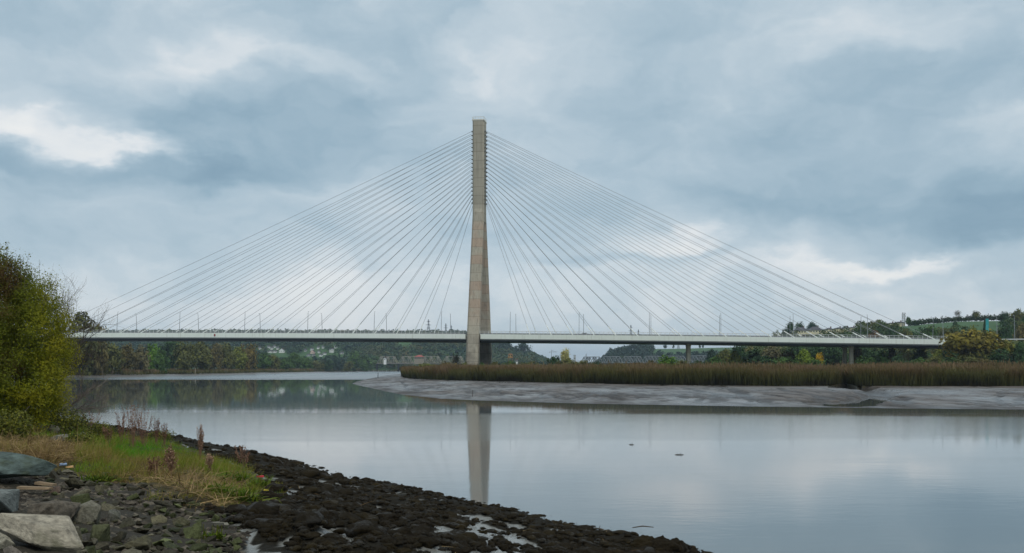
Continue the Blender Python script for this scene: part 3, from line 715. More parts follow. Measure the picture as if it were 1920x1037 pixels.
LT = [  # left bank
 ('tall dark tree rising above the deck at the left end of the bridge', 150, 588, 520, 58, 'bush', OLV),
 ('dark tree stepping down behind the railing at the left end', 180, 602, 530, 42, 'bush', BRN),
 ('brown tree half hidden behind the big willow at the left end', 118, 606, 505, 46, 'bush', GBR),
 ('rusty brown tree beneath the deck next to the willow', 140, 643, 530, 36, 'bush', RED),
 ('grey brown leafless looking tree below the deck near the left end', 172, 642, 545, 44, 'bush', GBR),
 ('yellowish topped tree under the deck right of the dark mud', 206, 639, 560, 40, 'bush', OLV),
 ('brown tree with a faint pale gap beside it under the deck', 238, 645, 575, 34, 'round', BRN),
 ('dull olive tree above the dark mud wedge', 262, 648, 590, 38, 'tall', GBR),
 ('tree with a bright green top on the left bank', 284, 646, 640, 26, 'tall', BRT),
 ('green ivy covered tree at the water side of the left bank', 301, 657, 620, 24, 'bush', GRN),
 ('dark green tree standing behind the olive row on the left bank', 322, 638, 720, 60, 'round', DKG),
 ('olive tree behind the pale post on the left bank', 348, 642, 680, 42, 'round', OLV),
 ('broad olive brown tree right of the pale post', 376, 640, 720, 44, 'round', OLV),
 ('brown tree leaning over the bank strip under the deck', 402, 643, 760, 34, 'round', BRN),
 ('yellow olive tree near the end of the tall left row', 424, 644, 790, 34, 'round', OLV),
 ('yellow green rounded tree low on the left bank', 446, 651, 830, 28, 'bush', YGR),
 ('amber brown tree ending the tall left row', 464, 644, 860, 36, 'round', ORG),
 ('dark gap filling shrub after the tall left row', 474, 660, 880, 18, 'bush', DKG),
 ('mid green rounded shrub under the first white houses', 494, 662, 930, 28, 'bush', GRN),
 ('olive shrub with pale stems beneath the white houses', 512, 664, 950, 26, 'bush', OLV),
 ('low green shrub before the light field strip', 530, 670, 1000, 30, 'bush', GRN),
 ('high rounded green tree in front of the light field strip', 552, 661, 1080, 28, 'round', GRN),
 ('green shrub sloping down right of the high rounded tree', 573, 669, 1120, 26, 'bush', GRN),
 ('olive shrub below the pink gabled house', 592, 675, 1160, 26, 'bush', OLV),
 ('dark shrub under the square white house', 614, 674, 1200, 28, 'bush', DKG),
 ('dark green tree right below the square white house', 632, 664, 1260, 22, 'round', BLU),
 ('green pointed tree right of the white houses', 663, 660, 1380, 24, 'tall', GRN),
 ('green shrub left of the railway trusses', 684, 667, 1450, 26, 'bush', GRN),
 ('low green shrub behind the first railway truss', 704, 668, 1560, 28, 'bush', GRN),
 ('brownish shrub in the hedge below the white houses', 645, 675, 1300, 30, 'bush', OLV)]
for (lab, px, yt, Y, w, kd, c) in LT: tree(lab, px, yt, Y, w, kd, c, GLB)
RT = [  # behind the reeds, under and right of the deck
 ('blue green rounded tree below the green hill field', 1334, 655, 560, 20, 'round', BLU), ('olive tree under the deck left of the brown tree', 1358, 654, 470, 28, 'round', OLV),
 ('dark tall tree touching the deck right of the green field', 1385, 645, 480, 30, 'round', DKG), ('yellow olive shrub before the tall dark tree', 1378, 659, 400, 22, 'bush', YGR),
 ('green rounded tree midway between the two piers', 1412, 657, 410, 30, 'round', GRN), ('broad grey brown tree under the deck between the piers', 1447, 649, 430, 46, 'round', GBR),
 ('dark green shrub at the foot of the grey brown tree', 1428, 668, 350, 50, 'bush', DKG), ('low dark shrub spreading above the reeds', 1472, 669, 340, 46, 'bush', GRN), ('brown shrub under the tall grey brown tree', 1478, 656, 400, 26, 'round', BRN),
 ('bright yellow green tree left of the orange one', 1508, 655, 385, 30, 'round', (.12, .165, .022)), ('dark tree behind the bright yellow green one', 1494, 644, 470, 40, 'round', DKG),
 ('small orange leaved tree beside the lamp under the deck', 1536, 662, 372, 15, 'round', YEL), ('dark tree above the orange one under the deck', 1532, 645, 440, 46, 'round', DKG), ('low green shrub beneath the orange tree', 1530, 673, 340, 30, 'bush', GRN),
 ('dark green tree left of the pair of piers', 1563, 646, 430, 40, 'round', DKG), ('yellow ochre tree just right of the light pier', 1606, 646, 410, 18, 'tall', ORG), ('dark tree right of the light pier', 1630, 650, 420, 40, 'round', DKG),
 ('mid green shrub low beside the light pier', 1622, 666, 345, 30, 'bush', GRN), ('reddish brown tree under the right part of the deck', 1672, 651, 405, 18, 'round', BRN), ('green tree under the deck left of the pale bare one', 1655, 656, 390, 26, 'bush', GRN),
 ('pale leafless tree under the right part of the deck', 1698, 652, 385, 28, 'bare', GBR), ('dark shrub above the reeds under the pale bare tree', 1684, 668, 335, 34, 'bush', DKG), ('mid green tree right of the pale bare one', 1722, 650, 400, 32, 'round', GRN),
 ('low green shrub between the reeds and deck on the right', 1724, 670, 330, 34, 'bush', GRN), ('yellow green shrub near the end of the deck', 1760, 656, 375, 22, 'bush', YGR), ('olive shrub left of the spreading tree', 1752, 668, 335, 30, 'bush', OLV),
 ('large spreading tree with amber leaves hiding the end of the deck', 1816, 620, 350, 92, 'spread', (.135, .112, .022)), ('olive tree joining the spreading tree on its right', 1856, 622, 365, 34, 'round', YGR),
 ('dark tree under the crown of the spreading tree', 1790, 648, 372, 44, 'round', DKG), ('olive green tree low right of the spreading trunk', 1838, 650, 345, 42, 'bush', OLV), ('dark evergreen shrub below the guard rail', 1876, 655, 330, 46, 'bush', DKG),
 ('yellow olive tree below the guard rail at the right edge', 1890, 637, 350, 40, 'round', (.10, .105, .02)), ('dark green tree at the right edge above the reeds', 1922, 640, 345, 50, 'round', DKG), ('black green shrub at the right end of the reeds', 1908, 664, 315, 50, 'bush', DKG),
 ('brown shrub under the spreading tree above the reeds', 1846, 672, 318, 36, 'bush', BRN), ('brown green shrub under the trunk of the spreading tree', 1812, 666, 322, 40, 'bush', OLV), ('green shrub below the end of the deck above the reeds', 1782, 671, 325, 34, 'bush', GRN),
 ('green tree beyond the photo edge on the right bank', 1965, 636, 360, 60, 'round', GRN),
 ('bright green rounded bush left of the first pier', 1251, 665, 345, 32, 'bush', BRT), ('brown shrub left of the bright green bush', 1222, 676, 330, 24, 'bush', BRN), ('olive shrub touching the foot of the first pier', 1278, 675, 330, 26, 'bush', OLV), ('dark shrub right of the first pier', 1312, 675, 335, 30, 'bush', DKG), ('dark green shrub below the blue green tree', 1342, 670, 350, 34, 'bush', GRN),
 ('dark green bush beneath the pale birch', 1039, 667, 400, 26, 'bush', DKG), ('olive bush spreading right of the dark bush', 1066, 671, 390, 40, 'bush', OLV), ('pale yellow birch standing against the sky beside the spire', 1059, 653, 480, 17, 'tall', PAL),
 ('low olive bush under the dark truss', 1093, 675, 370, 30, 'bush', OLV), ('small dark bush left of the grey railway trusses', 1118, 676, 360, 18, 'bush', DKG), ('brown shrub right of the pylon foot', 928, 679, 380, 22, 'bush', OLV), ('green shrub below the rusty signal cabin', 958, 676, 390, 22, 'bush', GRN),
 ('yellow olive shrub on the marsh left of the spire', 994, 677, 380, 34, 'bush', OLV), ('pale leafless willow left of the pylon foot', 855, 655, 430, 30, 'bare', GBR), ('grassy shrub at the left end of the reed bed', 800, 681, 380, 36, 'bush', YGR), ('olive shrub at the left foot of the pylon', 872, 678, 388, 18, 'bush', OLV), ('dark shrub between the two pylon legs', 903, 680, 385, 14, 'bush', GRN), ('brown shrub below the pale willow', 838, 678, 392, 32, 'bush', BRN), ('low olive shrub right of the last truss pier', 1160, 679, 350, 30, 'bush', BRN), ('low brown shrub on the marsh before the trusses', 1195, 680, 345, 28, 'bush', BRN)]
for (lab, px, yt, Y, w, kd, c) in RT: tree(lab, px, yt, Y, w, kd, c, GRB if Y < 500 and px > 1200 else None)
HT = [  # single trees on the skylines
 ('large leafless tree on the hilltop hedge at the right', 1796, 579, 800, 19, 'bare', (.13, .115, .10)), ('round green tree on the hilltop hedge at the right', 1830, 583, 800, 14, 'round', OLV), ('dark tree standing alone inside the green hill field', 1791, 602, 690, 11, 'round', DKG),
 ('tall olive tree on the skyline at the right edge', 1907, 579, 700, 22, 'round', OLV), ('dark tree beside the tall olive skyline tree', 1884, 585, 720, 18, 'round', DKG), ('broad green tree at the right end of the skyline', 1930, 586, 690, 26, 'round', GRN), ('dark conifer right behind the teal sign', 1846, 603, 520, 18, 'conifer', DKG), ('yellow green tree left below the teal sign', 1824, 612, 520, 22, 'round', YGR),
 ('small round tree beside the telecom mast', 1703, 594, 790, 10, 'round', GRN), ('dark hedge tree right of the telecom mast', 1718, 600, 780, 16, 'bush', DKG), ('pale green shrub by the railing left of the houses', 1455, 618, 700, 13, 'bush', YGR), ('open dark pine left of the long house roofs', 1481, 605, 730, 13, 'pine', DKG), ('dark tree in front of the left gable of the houses', 1472, 616, 700, 14, 'round', DKG),
 ('dark evergreen behind the long house roofs', 1499, 604, 840, 16, 'round', DKG), ('second dark evergreen behind the long house roofs', 1523, 604, 840, 22, 'round', BLU), ('dark tree between the house roofs right of the long row', 1586, 611, 800, 14, 'round', DKG), ('green tree behind the right pair of house roofs', 1620, 609, 800, 18, 'round', GRN), ('reddish shrub in front of the right houses', 1640, 620, 640, 22, 'bush', RED),
 ('dark tree crowning the rise left of the mast', 1655, 605, 790, 18, 'round', DKG), ('olive tree below the right house roofs', 1700, 617, 560, 26, 'round', OLV), ('green tree behind the far lamps near the deck end', 1745, 610, 560, 30, 'round', GRN), ('olive tree below the hill field', 1775, 613, 540, 30, 'round', OLV), ('dark tree at the right between two approach lamps', 1885, 606, 500, 30, 'round', DKG), ('brown tree at the far right behind the last lamp', 1915, 608, 480, 34, 'round', BRN), ('dark green shrub row tree above the deck right of the houses', 1668, 614, 600, 28, 'round', DKG),
 ('big dark tree on the wooded skyline right of the pylon', 947, 640, 1850, 26, 'round', BLU), ('blue green tree at the right edge of the pylon leg', 926, 640, 1840, 18, 'round', BLU), ('small dark tree left of the umbrella shaped one', 966, 648, 1860, 11, 'round', BLU), ('umbrella shaped pine standing out on the slope above the spire', 981, 642, 1840, 22, 'pine', BLU),
 ('round tree on the shoulder of the far hill', 1145, 652, 1780, 9, 'round', BLU), ('small pointed conifer on the far hill shoulder', 1159, 649, 1790, 5, 'conifer', BLU), ('pair forming conifer on the far hilltop', 1170, 647, 1800, 6, 'conifer', BLU), ('rightmost conifer of the far hilltop pair', 1176, 647, 1800, 5, 'conifer', BLU), ('low tree on the far skyline left of the pier', 1220, 648, 1800, 8, 'round', BLU), ('rounded tree on the far skyline by the small masts', 1247, 646.5, 1800, 7, 'round', BLU), ('tall thin conifer on the far skyline left of the pier', 1263, 644.5, 1800, 6, 'conifer', BLU), ('tiny tree on the field skyline right of the pier', 1312, 646.5, 1790, 4, 'round', BLU), ('second tiny tree on the field skyline right of the pier', 1318, 646.5, 1790, 4, 'round', BLU), ('small pointed conifer above the dark truss', 1099, 664, 900, 4, 'conifer', BLU),
 ('dark tree poking above the railing left of centre', 430, 618, 1930, 14, 'round', BLU), ('broad dark tree poking above the railing', 550, 618, 1930, 18, 'round', BLU), ('wide tree just above the railing near the left lamps', 250, 619, 1930, 14, 'round', BLU), ('rounded tree above the railing at the second lamp pair', 335, 619, 1930, 12, 'round', BLU)]
for (lab, px, yt, Y, w, kd, c) in HT: tree(lab, px, yt, Y, w, kd, c)

# ---------------------------------------------------------------- hillside woods as masses
def proj_y(z, Y): return HZ - (z - CH) * F / Y
HOUSE_L = [(504, 653, 5, 0), (510, 655, 4, 0), (515, 652, 4, 0), (521, 655, 4, 0), (507, 661, 9, 1), (516, 661, 6, 1), (529, 661, 10, 2), (573, 659, 4, 0), (585, 657, 5, 0), (586.5, 663, 8, 3), (597, 654, 4, 0), (598.5, 662, 4, 0), (606, 653, 4, 0), (622, 661, 8, 4), (630, 652.5, 5, 0), (609, 665, 6, 1), (602, 668, 6, 1), (641, 664, 7, 1), (579, 668, 6, 1), (588, 668, 5, 1), (456, 648, 3, 0), (487, 655, 4, 0)]
def wood(name, label, pxr, Yr, n, H, cards, card, seed, skip, cols):
    rng = np.random.RandomState(seed)
    px = rng.uniform(*pxr, n); Y = rng.uniform(*Yr, n)
    z = ground_z(px, Y); by = proj_y(z, Y)
    ok = (z > 1.0) & ~skip(px, Y, by)
    px, Y, z = px[ok], Y[ok], z[ok]; X = X_at(px, Y); m = len(px)
    h = H * (.65 + .6 * rng.rand(m)); w = h * (.34 + .2 * rng.rand(m)); tt = np.clip(rng.rand(m) * .55 + (fbm(X * .012, Y * .012, 2, seed) - .5) * .9 + .22, 0, 1)
    k = np.repeat(np.arange(m), cards)
    d = rng.normal(size=(len(k), 3)); d /= np.linalg.norm(d, axis=1, keepdims=True); d[:, 2] = np.where(d[:, 2] < -.5, -d[:, 2], d[:, 2])
    rad = rng.rand(len(k), 1) ** .3
    lobes = 1 + .25 * np.sin(np.arctan2(d[:, 1], d[:, 0]) * 3 + k)
    P = np.stack([X[k], Y[k], z[k] + h[k] * .52], 1) + d * rad * np.stack([w[k] * lobes, w[k] * lobes, h[k] * .5], 1)
    N = d + rng.normal(size=d.shape) * .45
    b = MB(); b.cards(P, N, card * (.6 + .8 * rng.rand(len(k))), 1.15, 0, np.clip(tt[k] + (rng.rand(len(k)) - .5) * .3, 0, 1), rng)
    o = b.build(name, foliage('woodland_' + name, cols, .75, .03, .25, transl=.1)); tag(o, label, kind='stuff'); return o
def skipA(px, Y, by):
    m = np.zeros(len(px), bool)
    for (hx, hy, hw, _k) in HOUSE_L: m |= (np.abs(px - hx) < hw * .5 + 4) & (by > hy - 1.5) & (by < hy + 16)
    m |= (px > 740) & (px < 775) & (by > 638) & (by < 656)
    m |= (px > 500) & (px < 580) & (by > 668) & (by < 684)
    m |= (px > 770) & (px < 800) & (by > 672) & (by < 690)
    return m
GA = [(0, (.018, .042, .034)), (.35, (.036, .075, .042)), (.7, (.068, .100, .042)), (1, (.125, .115, .05))]
wood('woodland', 'dense dark woods covering the hillside behind the left span', (-500, 1050), (1510, 2020), 7600, 13, 46, 2.4, 5, skipA, GA)
wood('hill_wood', 'scattered blue green woods on the far hill right of the spire', (1115, 1420), (1150, 1860), 1500, 9, 40, 2.0, 6, lambda px, Y, by: ((px > 1225) & (by < 668)) | (by < 655), [(0, (.018, .036, .034)), (.5, (.030, .06, .045)), (1, (.06, .08, .05))])
HOUSE_C = [(1501, 626, 26, 9, 0), (1528, 625, 26, 9, 1), (1554, 621, 17, 5, 0), (1572, 619, 15, 4, 1), (1586, 617, 11, 3, 0), (1598, 617, 14, 3, 1), (1671, 609, 13, 3, 0), (1686, 607, 14, 3, 1), (1516, 631, 30, 5, 1)]
def skipC(px, Y, by):
    m = (px > 1690) & (px < 1885) & (by > 590) & (by < 634)
    for (hx, hy, hw, hh, _k) in HOUSE_C: m |= (np.abs(px - hx) < hw * .5 + 3) & (by > hy - hh - 3) & (by < hy + 16)
    m |= (by < 617) & (px > 1560) & (px < 1720)
    return m
GC = [(0, (.026, .056, .022)), (.4, (.050, .092, .026)), (.75, (.105, .120, .034)), (1, (.17, .14, .04))]
wood('slope_wood', 'mixed green woods on the slope behind the right end of the bridge', (1345, 2300), (500, 800), 1700, 7.5, 120, .95, 8, skipC, GC)
wood('valley_wood', 'low woods along the valley floor in front of the far hills', (815, 1330), (800, 1150), 460, 6.0, 60, 1.2, 9, lambda px, Y, by: ((px > 1015) & (px < 1135)) | ((px > 765) & (px < 815)), GA)
wood('bank_wood', 'dense brownish woods behind the front trees of the left bank', (-40, 470), (600, 1250), 900, 11, 110, 1.1, 12, lambda px, Y, by: (X_at(px, Y) > -262) | (X_at(px, Y) < -430), [(0, (.040, .052, .024)), (.4, (.085, .085, .034)), (.75, (.13, .11, .045)), (1, (.15, .165, .04))])
wood('bank_wood', 'low green woods between the left bank and the white houses', (470, 700), (1000, 1480), 500, 7, 70, 1.3, 13, lambda px, Y, by: (X_at(px, Y) > -255) | (by < 683), [(0, (.022, .045, .024)), (.5, (.04, .075, .028)), (1, (.075, .095, .03))])
# hedge along the hilltop field
hd = thing('hedgerow', 'dark hedgerow along the hilltop above the bright green field', 'hedge', (X_at(1790, 810), 810, 0))
rng = np.random.RandomState(77); b = MB()
for px in np.arange(1705, 1885, 1.6):
    Y = 800 + rng.uniform(-6, 6); z = gz(px, Y); hh = rng.uniform(2.5, 6.0)
    P, d_ = ell_pts(46, (X_at(px, Y) - X_at(1790, 810), Y - 810, z + hh * .5), (1.6, 1.6, hh * .5), rng)
    b.cards(P, d_ + rng.normal(size=d_.shape) * .4, .9 * (.6 + .8 * rng.rand(46)), 1.1, 0, rng.rand(46))
b.build('foliage', foliage('hedge_leaves', [(0, (.02, .04, .018)), (1, (.05, .07, .024))]), hd)

# ---------------------------------------------------------------- reeds
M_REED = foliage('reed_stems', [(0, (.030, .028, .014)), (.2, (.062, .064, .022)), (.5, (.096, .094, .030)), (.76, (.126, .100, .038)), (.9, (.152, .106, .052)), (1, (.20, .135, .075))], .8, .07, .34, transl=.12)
def reeds(name, label, P, H, zfun, wid, seed, segs=3):
    rng = np.random.RandomState(seed); n = len(P)
    z0 = zfun(P[:, 0], P[:, 1]); patch = fbm(P[:, 0] * .045, P[:, 1] * .06, 4, seed)
    fine = fbm(P[:, 0] * .4, P[:, 1] * .4, 2, seed + 9); h = H * (.70 + .22 * rng.rand(n) + (.62) * (patch - .5) + .34 * (fine - .5) + .16 * (rng.rand(n) > .94)); a = rng.rand(n) * 6.283; ln = h * rng.uniform(.03, .34, n)
    fa = rng.rand(n) * 3.14; wx, wy = np.cos(fa) * wid * .5, np.sin(fa) * wid * .5
    lev = np.linspace(0, 1, segs + 1); vs_ = []; ts = []
    for q in lev:
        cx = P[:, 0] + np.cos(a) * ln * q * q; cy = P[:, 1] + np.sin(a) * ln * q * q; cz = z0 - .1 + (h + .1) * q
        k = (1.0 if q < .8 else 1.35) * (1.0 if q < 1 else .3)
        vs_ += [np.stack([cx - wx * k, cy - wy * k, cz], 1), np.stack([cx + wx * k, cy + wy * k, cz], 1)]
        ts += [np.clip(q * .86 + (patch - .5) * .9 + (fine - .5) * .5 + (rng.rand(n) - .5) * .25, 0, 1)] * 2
    V = np.stack(vs_, 1).reshape(-1, 3); T = np.stack(ts, 1).ravel(); m = 2 * (segs + 1)
    f = (np.arange(n)[:, None, None] * m + np.array([[2 * i, 2 * i + 1, 2 * i + 3, 2 * i + 2] for i in range(segs)])[None]).reshape(-1, 4)
    b = MB(); b.add(V, f, 0, T); o = b.build(name, M_REED); tag(o, label, kind='stuff'); return o
def reed_points(n, pxlo, pxhi, seed, depth0, depth1):
    rng = np.random.RandomState(seed); out = []
    while sum(len(o) for o in out) < n:
        px = rng.uniform(pxlo, pxhi, n * 3); Y = rng.uniform(150, 460, n * 3); x = X_at(px, Y)
        m = in_poly(REED_POLY, x, Y); x, Y = x[m], Y[m]
        d = np.abs(poly_dist(REED_FRONT, x, Y)); k = (d > depth0) & (d < depth1) & (rng.rand(len(d)) < np.exp(-(d - depth0) / (depth1 - depth0) * 1.2))
        out.append(np.stack([x[k], Y[k]], 1))
    return np.concatenate(out)[:n]
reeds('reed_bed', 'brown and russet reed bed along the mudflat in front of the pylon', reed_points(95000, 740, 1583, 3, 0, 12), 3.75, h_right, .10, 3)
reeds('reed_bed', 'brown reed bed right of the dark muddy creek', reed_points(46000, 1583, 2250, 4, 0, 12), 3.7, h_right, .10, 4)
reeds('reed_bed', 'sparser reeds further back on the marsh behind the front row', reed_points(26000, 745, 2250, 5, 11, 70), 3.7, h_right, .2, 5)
rng = np.random.RandomState(15); Yq = rng.uniform(560, 2000, 16000); off = rng.uniform(20, 40, 16000)
xs_ = np.interp(Yq, [p[1] for p in LEFT], [p[0] for p in LEFT]) - off
reeds('bank_reeds', 'thin strip of russet reeds along the far left bank', np.stack([xs_, Yq], 1), 3.2, lambda x, y: h_left(x, y), .5, 6, 2)
# ---------------------------------------------------------------- buildings and masts in the distance
M_WH = plain('white_render', (.74, .74, .72), .8, .1); M_CR = plain('cream_render', (.62, .56, .38), .8, .12); M_PK = plain('pink_render', (.66, .48, .42), .8, .1); M_GYR = plain('grey_render', (.42, .42, .41), .8, .12)
M_SL = plain('slate_roof', (.075, .075, .085), .8, .25, 1.0); M_RF = plain('red_roof', (.34, .10, .085), .8, .15); M_WIN = plain('window_glass', (.03, .04, .05), .15, .1, 1, .5); M_BRICK = plain('chimney_brick', (.16, .10, .08), .9)
M_LAT = plain('lattice_steel', (.20, .22, .24), .6); M_RUST = plain('rusty_steel', (.24, .12, .06), .8, .3); M_TIM = plain('old_timber', (.20, .165, .12), .85, .3); M_TAN = plain('pale_truss', (.36, .33, .28), .7, .25); M_TRUSS = plain('truss_steel', (.16, .145, .13), .7, .25)
def hill_Y(px, py, lo, hi):
    Y = np.linspace(lo, hi, 400); by = proj_y(ground_z(np.full(400, px), Y), Y); k = np.argmax(by <= py)
    return float(Y[k]) if (by <= py).any() else hi
def house(label, px, py, w, hh, Y, wall, group, gable=False, roof=M_SL, nwin=3, depth=7.0, rz=0.0, roofh=.75, name='house', hip=False):
    k = Y / F; W = w * k; H = hh * k; t = thing(name, label, 'house', (X_at(px, Y), Y, Z_at(py, Y)), group, rz)
    D = depth
    b = MB(); b.abox(-W / 2, W / 2, -D / 2, D / 2, -4.0, H)
    rh = roofh * H if not gable else W * .42
    if gable:
        for y in (-D / 2, D / 2): b.add([(-W / 2, y, H), (W / 2, y, H), (0, y, H + rh - .05)], [[0, 1, 2]])
    b.build('wall', wall, t)
    r = MB(); o = .35
    if gable:
        r.hexa([(-W / 2 - o, -D / 2 - o, H - .15), (0, -D / 2 - o, H + rh), (0, D / 2 + o, H + rh), (-W / 2 - o, D / 2 + o, H - .15), (-W / 2 - o, -D / 2 - o, H + .12), (0, -D / 2 - o, H + rh + .3), (0, D / 2 + o, H + rh + .3), (-W / 2 - o, D / 2 + o, H + .12)])
        r.hexa([(W / 2 + o, -D / 2 - o, H - .15), (0, -D / 2 - o, H + rh), (0, D / 2 + o, H + rh), (W / 2 + o, D / 2 + o, H - .15), (W / 2 + o, -D / 2 - o, H + .12), (0, -D / 2 - o, H + rh + .3), (0, D / 2 + o, H + rh + .3), (W / 2 + o, D / 2 + o, H + .12)])
    else:
        i = D * .45 if hip else 0
        r.add([(-W / 2 - o, -D / 2 - o, H), (W / 2 + o, -D / 2 - o, H), (W / 2 + o, D / 2 + o, H), (-W / 2 - o, D / 2 + o, H), (-W / 2 - o + i, 0, H + rh), (W / 2 + o - i, 0, H + rh)], [[0, 1, 5, 4], [2, 3, 4, 5]]); r.add([(-W / 2 - o, -D / 2 - o, H), (-W / 2 - o, D / 2 + o, H), (-W / 2 - o + i, 0, H + rh), (W / 2 + o, -D / 2 - o, H), (W / 2 + o, D / 2 + o, H), (W / 2 + o - i, 0, H + rh)], [[1, 0, 2], [3, 4, 5]])
        r.add([(-W / 2 - o, -D / 2 - o, H - .02), (W / 2 + o, -D / 2 - o, H - .02), (W / 2 + o, D / 2 + o, H - .02), (-W / 2 - o, D / 2 + o, H - .02)], [[3, 2, 1, 0]])
    rf = r.build('roof', roof, t)
    c = MB(); c.abox(W * .22 - .4, W * .22 + .4, -.4, .4, H + rh * .3, H + rh + 1.0); c.build('chimney', M_BRICK, rf)
    for q in range(nwin):
        xw = -W / 2 + W * (q + .5) / nwin
        m = MB(); m.abox(xw - .5, xw + .5, -D / 2 - .04, -D / 2 + .05, H * .38, H * .38 + min(1.3, H * .4)); m.build('window', M_WIN, t)
    return t
LAB_L = ['small white house highest at the left of the near white cluster', 'white house second from left in the near white cluster', 'white cottage at the middle top of the near white cluster', 'white house at the upper right of the near white cluster', 'wide low white house at the bottom left of the near cluster', 'white bungalow at the bottom middle of the near cluster', 'large white gabled house at the bottom right of the near cluster', 'pale grey house left of the pink gabled one', 'white house directly above the pink gabled house', 'pink gabled house in the middle of the hillside village', 'small white house high in the hillside village', 'narrow white house right of the pink gabled one', 'white house near the top right of the hillside village', 'large square white house with dark windows on the hillside', 'tiny white house above right of the square white one', 'white bungalow below the middle of the hillside village', 'lowest white cottage of the hillside village', 'grey white cottage right of the square white house', 'grey house at the left foot of the hillside village', 'low grey cottage beside the left foot of the village', 'tiny white house far left above the amber trees', 'small pale house alone left of the near white cluster']
for lab, (px, py, w, kd) in zip(LAB_L, HOUSE_L):
    Y = hill_Y(px, py, 1490, 1950)
    house(lab, px, py, w, {0: 3, 1: 2.6, 2: 3.5, 3: 3, 4: 6}[kd], Y, {3: M_PK}.get(kd, M_WH if w > 3 and 'grey' not in lab else M_GYR), 'white houses on the wooded hillside', kd in (2, 3), nwin=2 if w < 8 else 3, depth=8, roofh=.7 if kd != 4 else .35)
LAB_C = ['long cream terrace with a dark hipped roof left of the pine', 'second long cream terrace under the right dark roof', 'cream house with a dark roof third from the left on the hill', 'dark roofed cream house half hidden by hedges right of the terrace', 'small dark roofed house fifth along the hill', 'dark roofed house sixth along the hill', 'dark roofed house left of the telecom mast', 'dark roofed house directly below the telecom mast', 'low cream wall fronted house below the second terrace']
for lab, (px, py, w, hh, kd) in zip(LAB_C, HOUSE_C):
    Y = hill_Y(px, py + 1, 560, 800)
    house(lab, px, py, w, hh * .62, Y, M_CR, 'cream houses with dark roofs on the right hill', False, nwin=max(2, int(w / 5)), depth=9, roofh=1.25 if w > 20 else 1.1, hip=True)
house('long low building with a red roof behind the left railway trusses', 786.5, 675, 18, 6, 950, plain('dull_render', (.26, .235, .19), .8, .2), None, False, M_RF, 5, 9, 0, .55, 'red_roofed_building', True)
house('tiny white shed on the marsh behind the rusty cabin', 969, 679.5, 4, 3, 700, M_WH, None, False, M_SL, 1, 3)
house('white pointed gable behind the first railway truss', 722, 676, 4, 4, 1000, M_WH, None, True, M_SL, 1, 5)

# church spire, block, crane
Y = 2300; t = thing('church', 'blue grey church with a tall pointed spire far off under the deck', 'church', (X_at(1028.5, Y), Y, 4))
k = Y / F; top = Z_at(655.5, Y) - 4
b = MB(); b.abox(-3.2, 3.2, -3.2, 3.2, -4, top * .48); b.build('tower', M_LAT, t)
b = MB(); b.add([(-3.0, -3.0, top * .48), (3.0, -3.0, top * .48), (3.0, 3.0, top * .48), (-3.0, 3.0, top * .48), (0, 0, top)], [[0, 1, 4, 4], [1, 2, 4, 4], [2, 3, 4, 4], [3, 0, 4, 4]])
for (x, y) in ((-2.9, -2.9), (2.9, -2.9), (2.9, 2.9), (-2.9, 2.9)): b.add([(x - .5, y - .5, top * .48), (x + .5, y - .5, top * .48), (x + .5, y + .5, top * .48), (x - .5, y + .5, top * .48), (x, y, top * .63)], [[0, 1, 4, 4], [1, 2, 4, 4], [2, 3, 4, 4], [3, 0, 4, 4]])
b.build('spire', M_SL, t)
b = MB(); b.abox(3.2, 22, -5, 5, -4, top * .2); b.add([(3.2, -5, top * .2), (22, -5, top * .2), (22, 5, top * .2), (3.2, 5, top * .2), (3.2, 0, top * .34), (22, 0, top * .34)], [[0, 1, 5, 4], [2, 3, 4, 5]]); b.build('nave', M_LAT, t)
Y = 2350; t = thing('tower_crane', 'thin tower crane beside the church spire in the distance', 'crane', (X_at(1034, Y), Y, 4)); hz_ = Z_at(660, Y) - 4
b = MB(); b.tube([(0, 0, -3), (0, 0, hz_ + 5)], .45, 4); b.build('mast', M_LAT, t)
b = MB(); b.tube([(-4, 0, hz_), (14, 0, hz_ + .4)], .42, 4); b.tube([(0, 0, hz_ + 5), (9, 0, hz_ + .4)], .15, 4); b.build('jib', M_LAT, t)
b = MB(); b.abox(-5, -3, -.7, .7, hz_ - 1.2, hz_ + .3); b.build('counterweight', M_LAT, t)
Y = 2200; t = thing('block_building', 'small blue grey tower block far off right of the birch', 'building', (X_at(1077.5, Y), Y, 3)); top = Z_at(666.5, Y) - 3
b = MB(); b.abox(-2.4, 2.4, -2.4, 2.4, -3, top); b.build('wall', M_GYR, t)
b = MB(); b.abox(-2.6, 2.6, -2.6, 2.6, top, top + .8); b.build('roof', M_SL, t)
for q in range(4): b = MB(); b.abox(-2, 2, -2.46, -2.3, top * .2 + q * top * .19, top * .2 + q * top * .19 + 1.4); b.build('window', M_WIN, t)

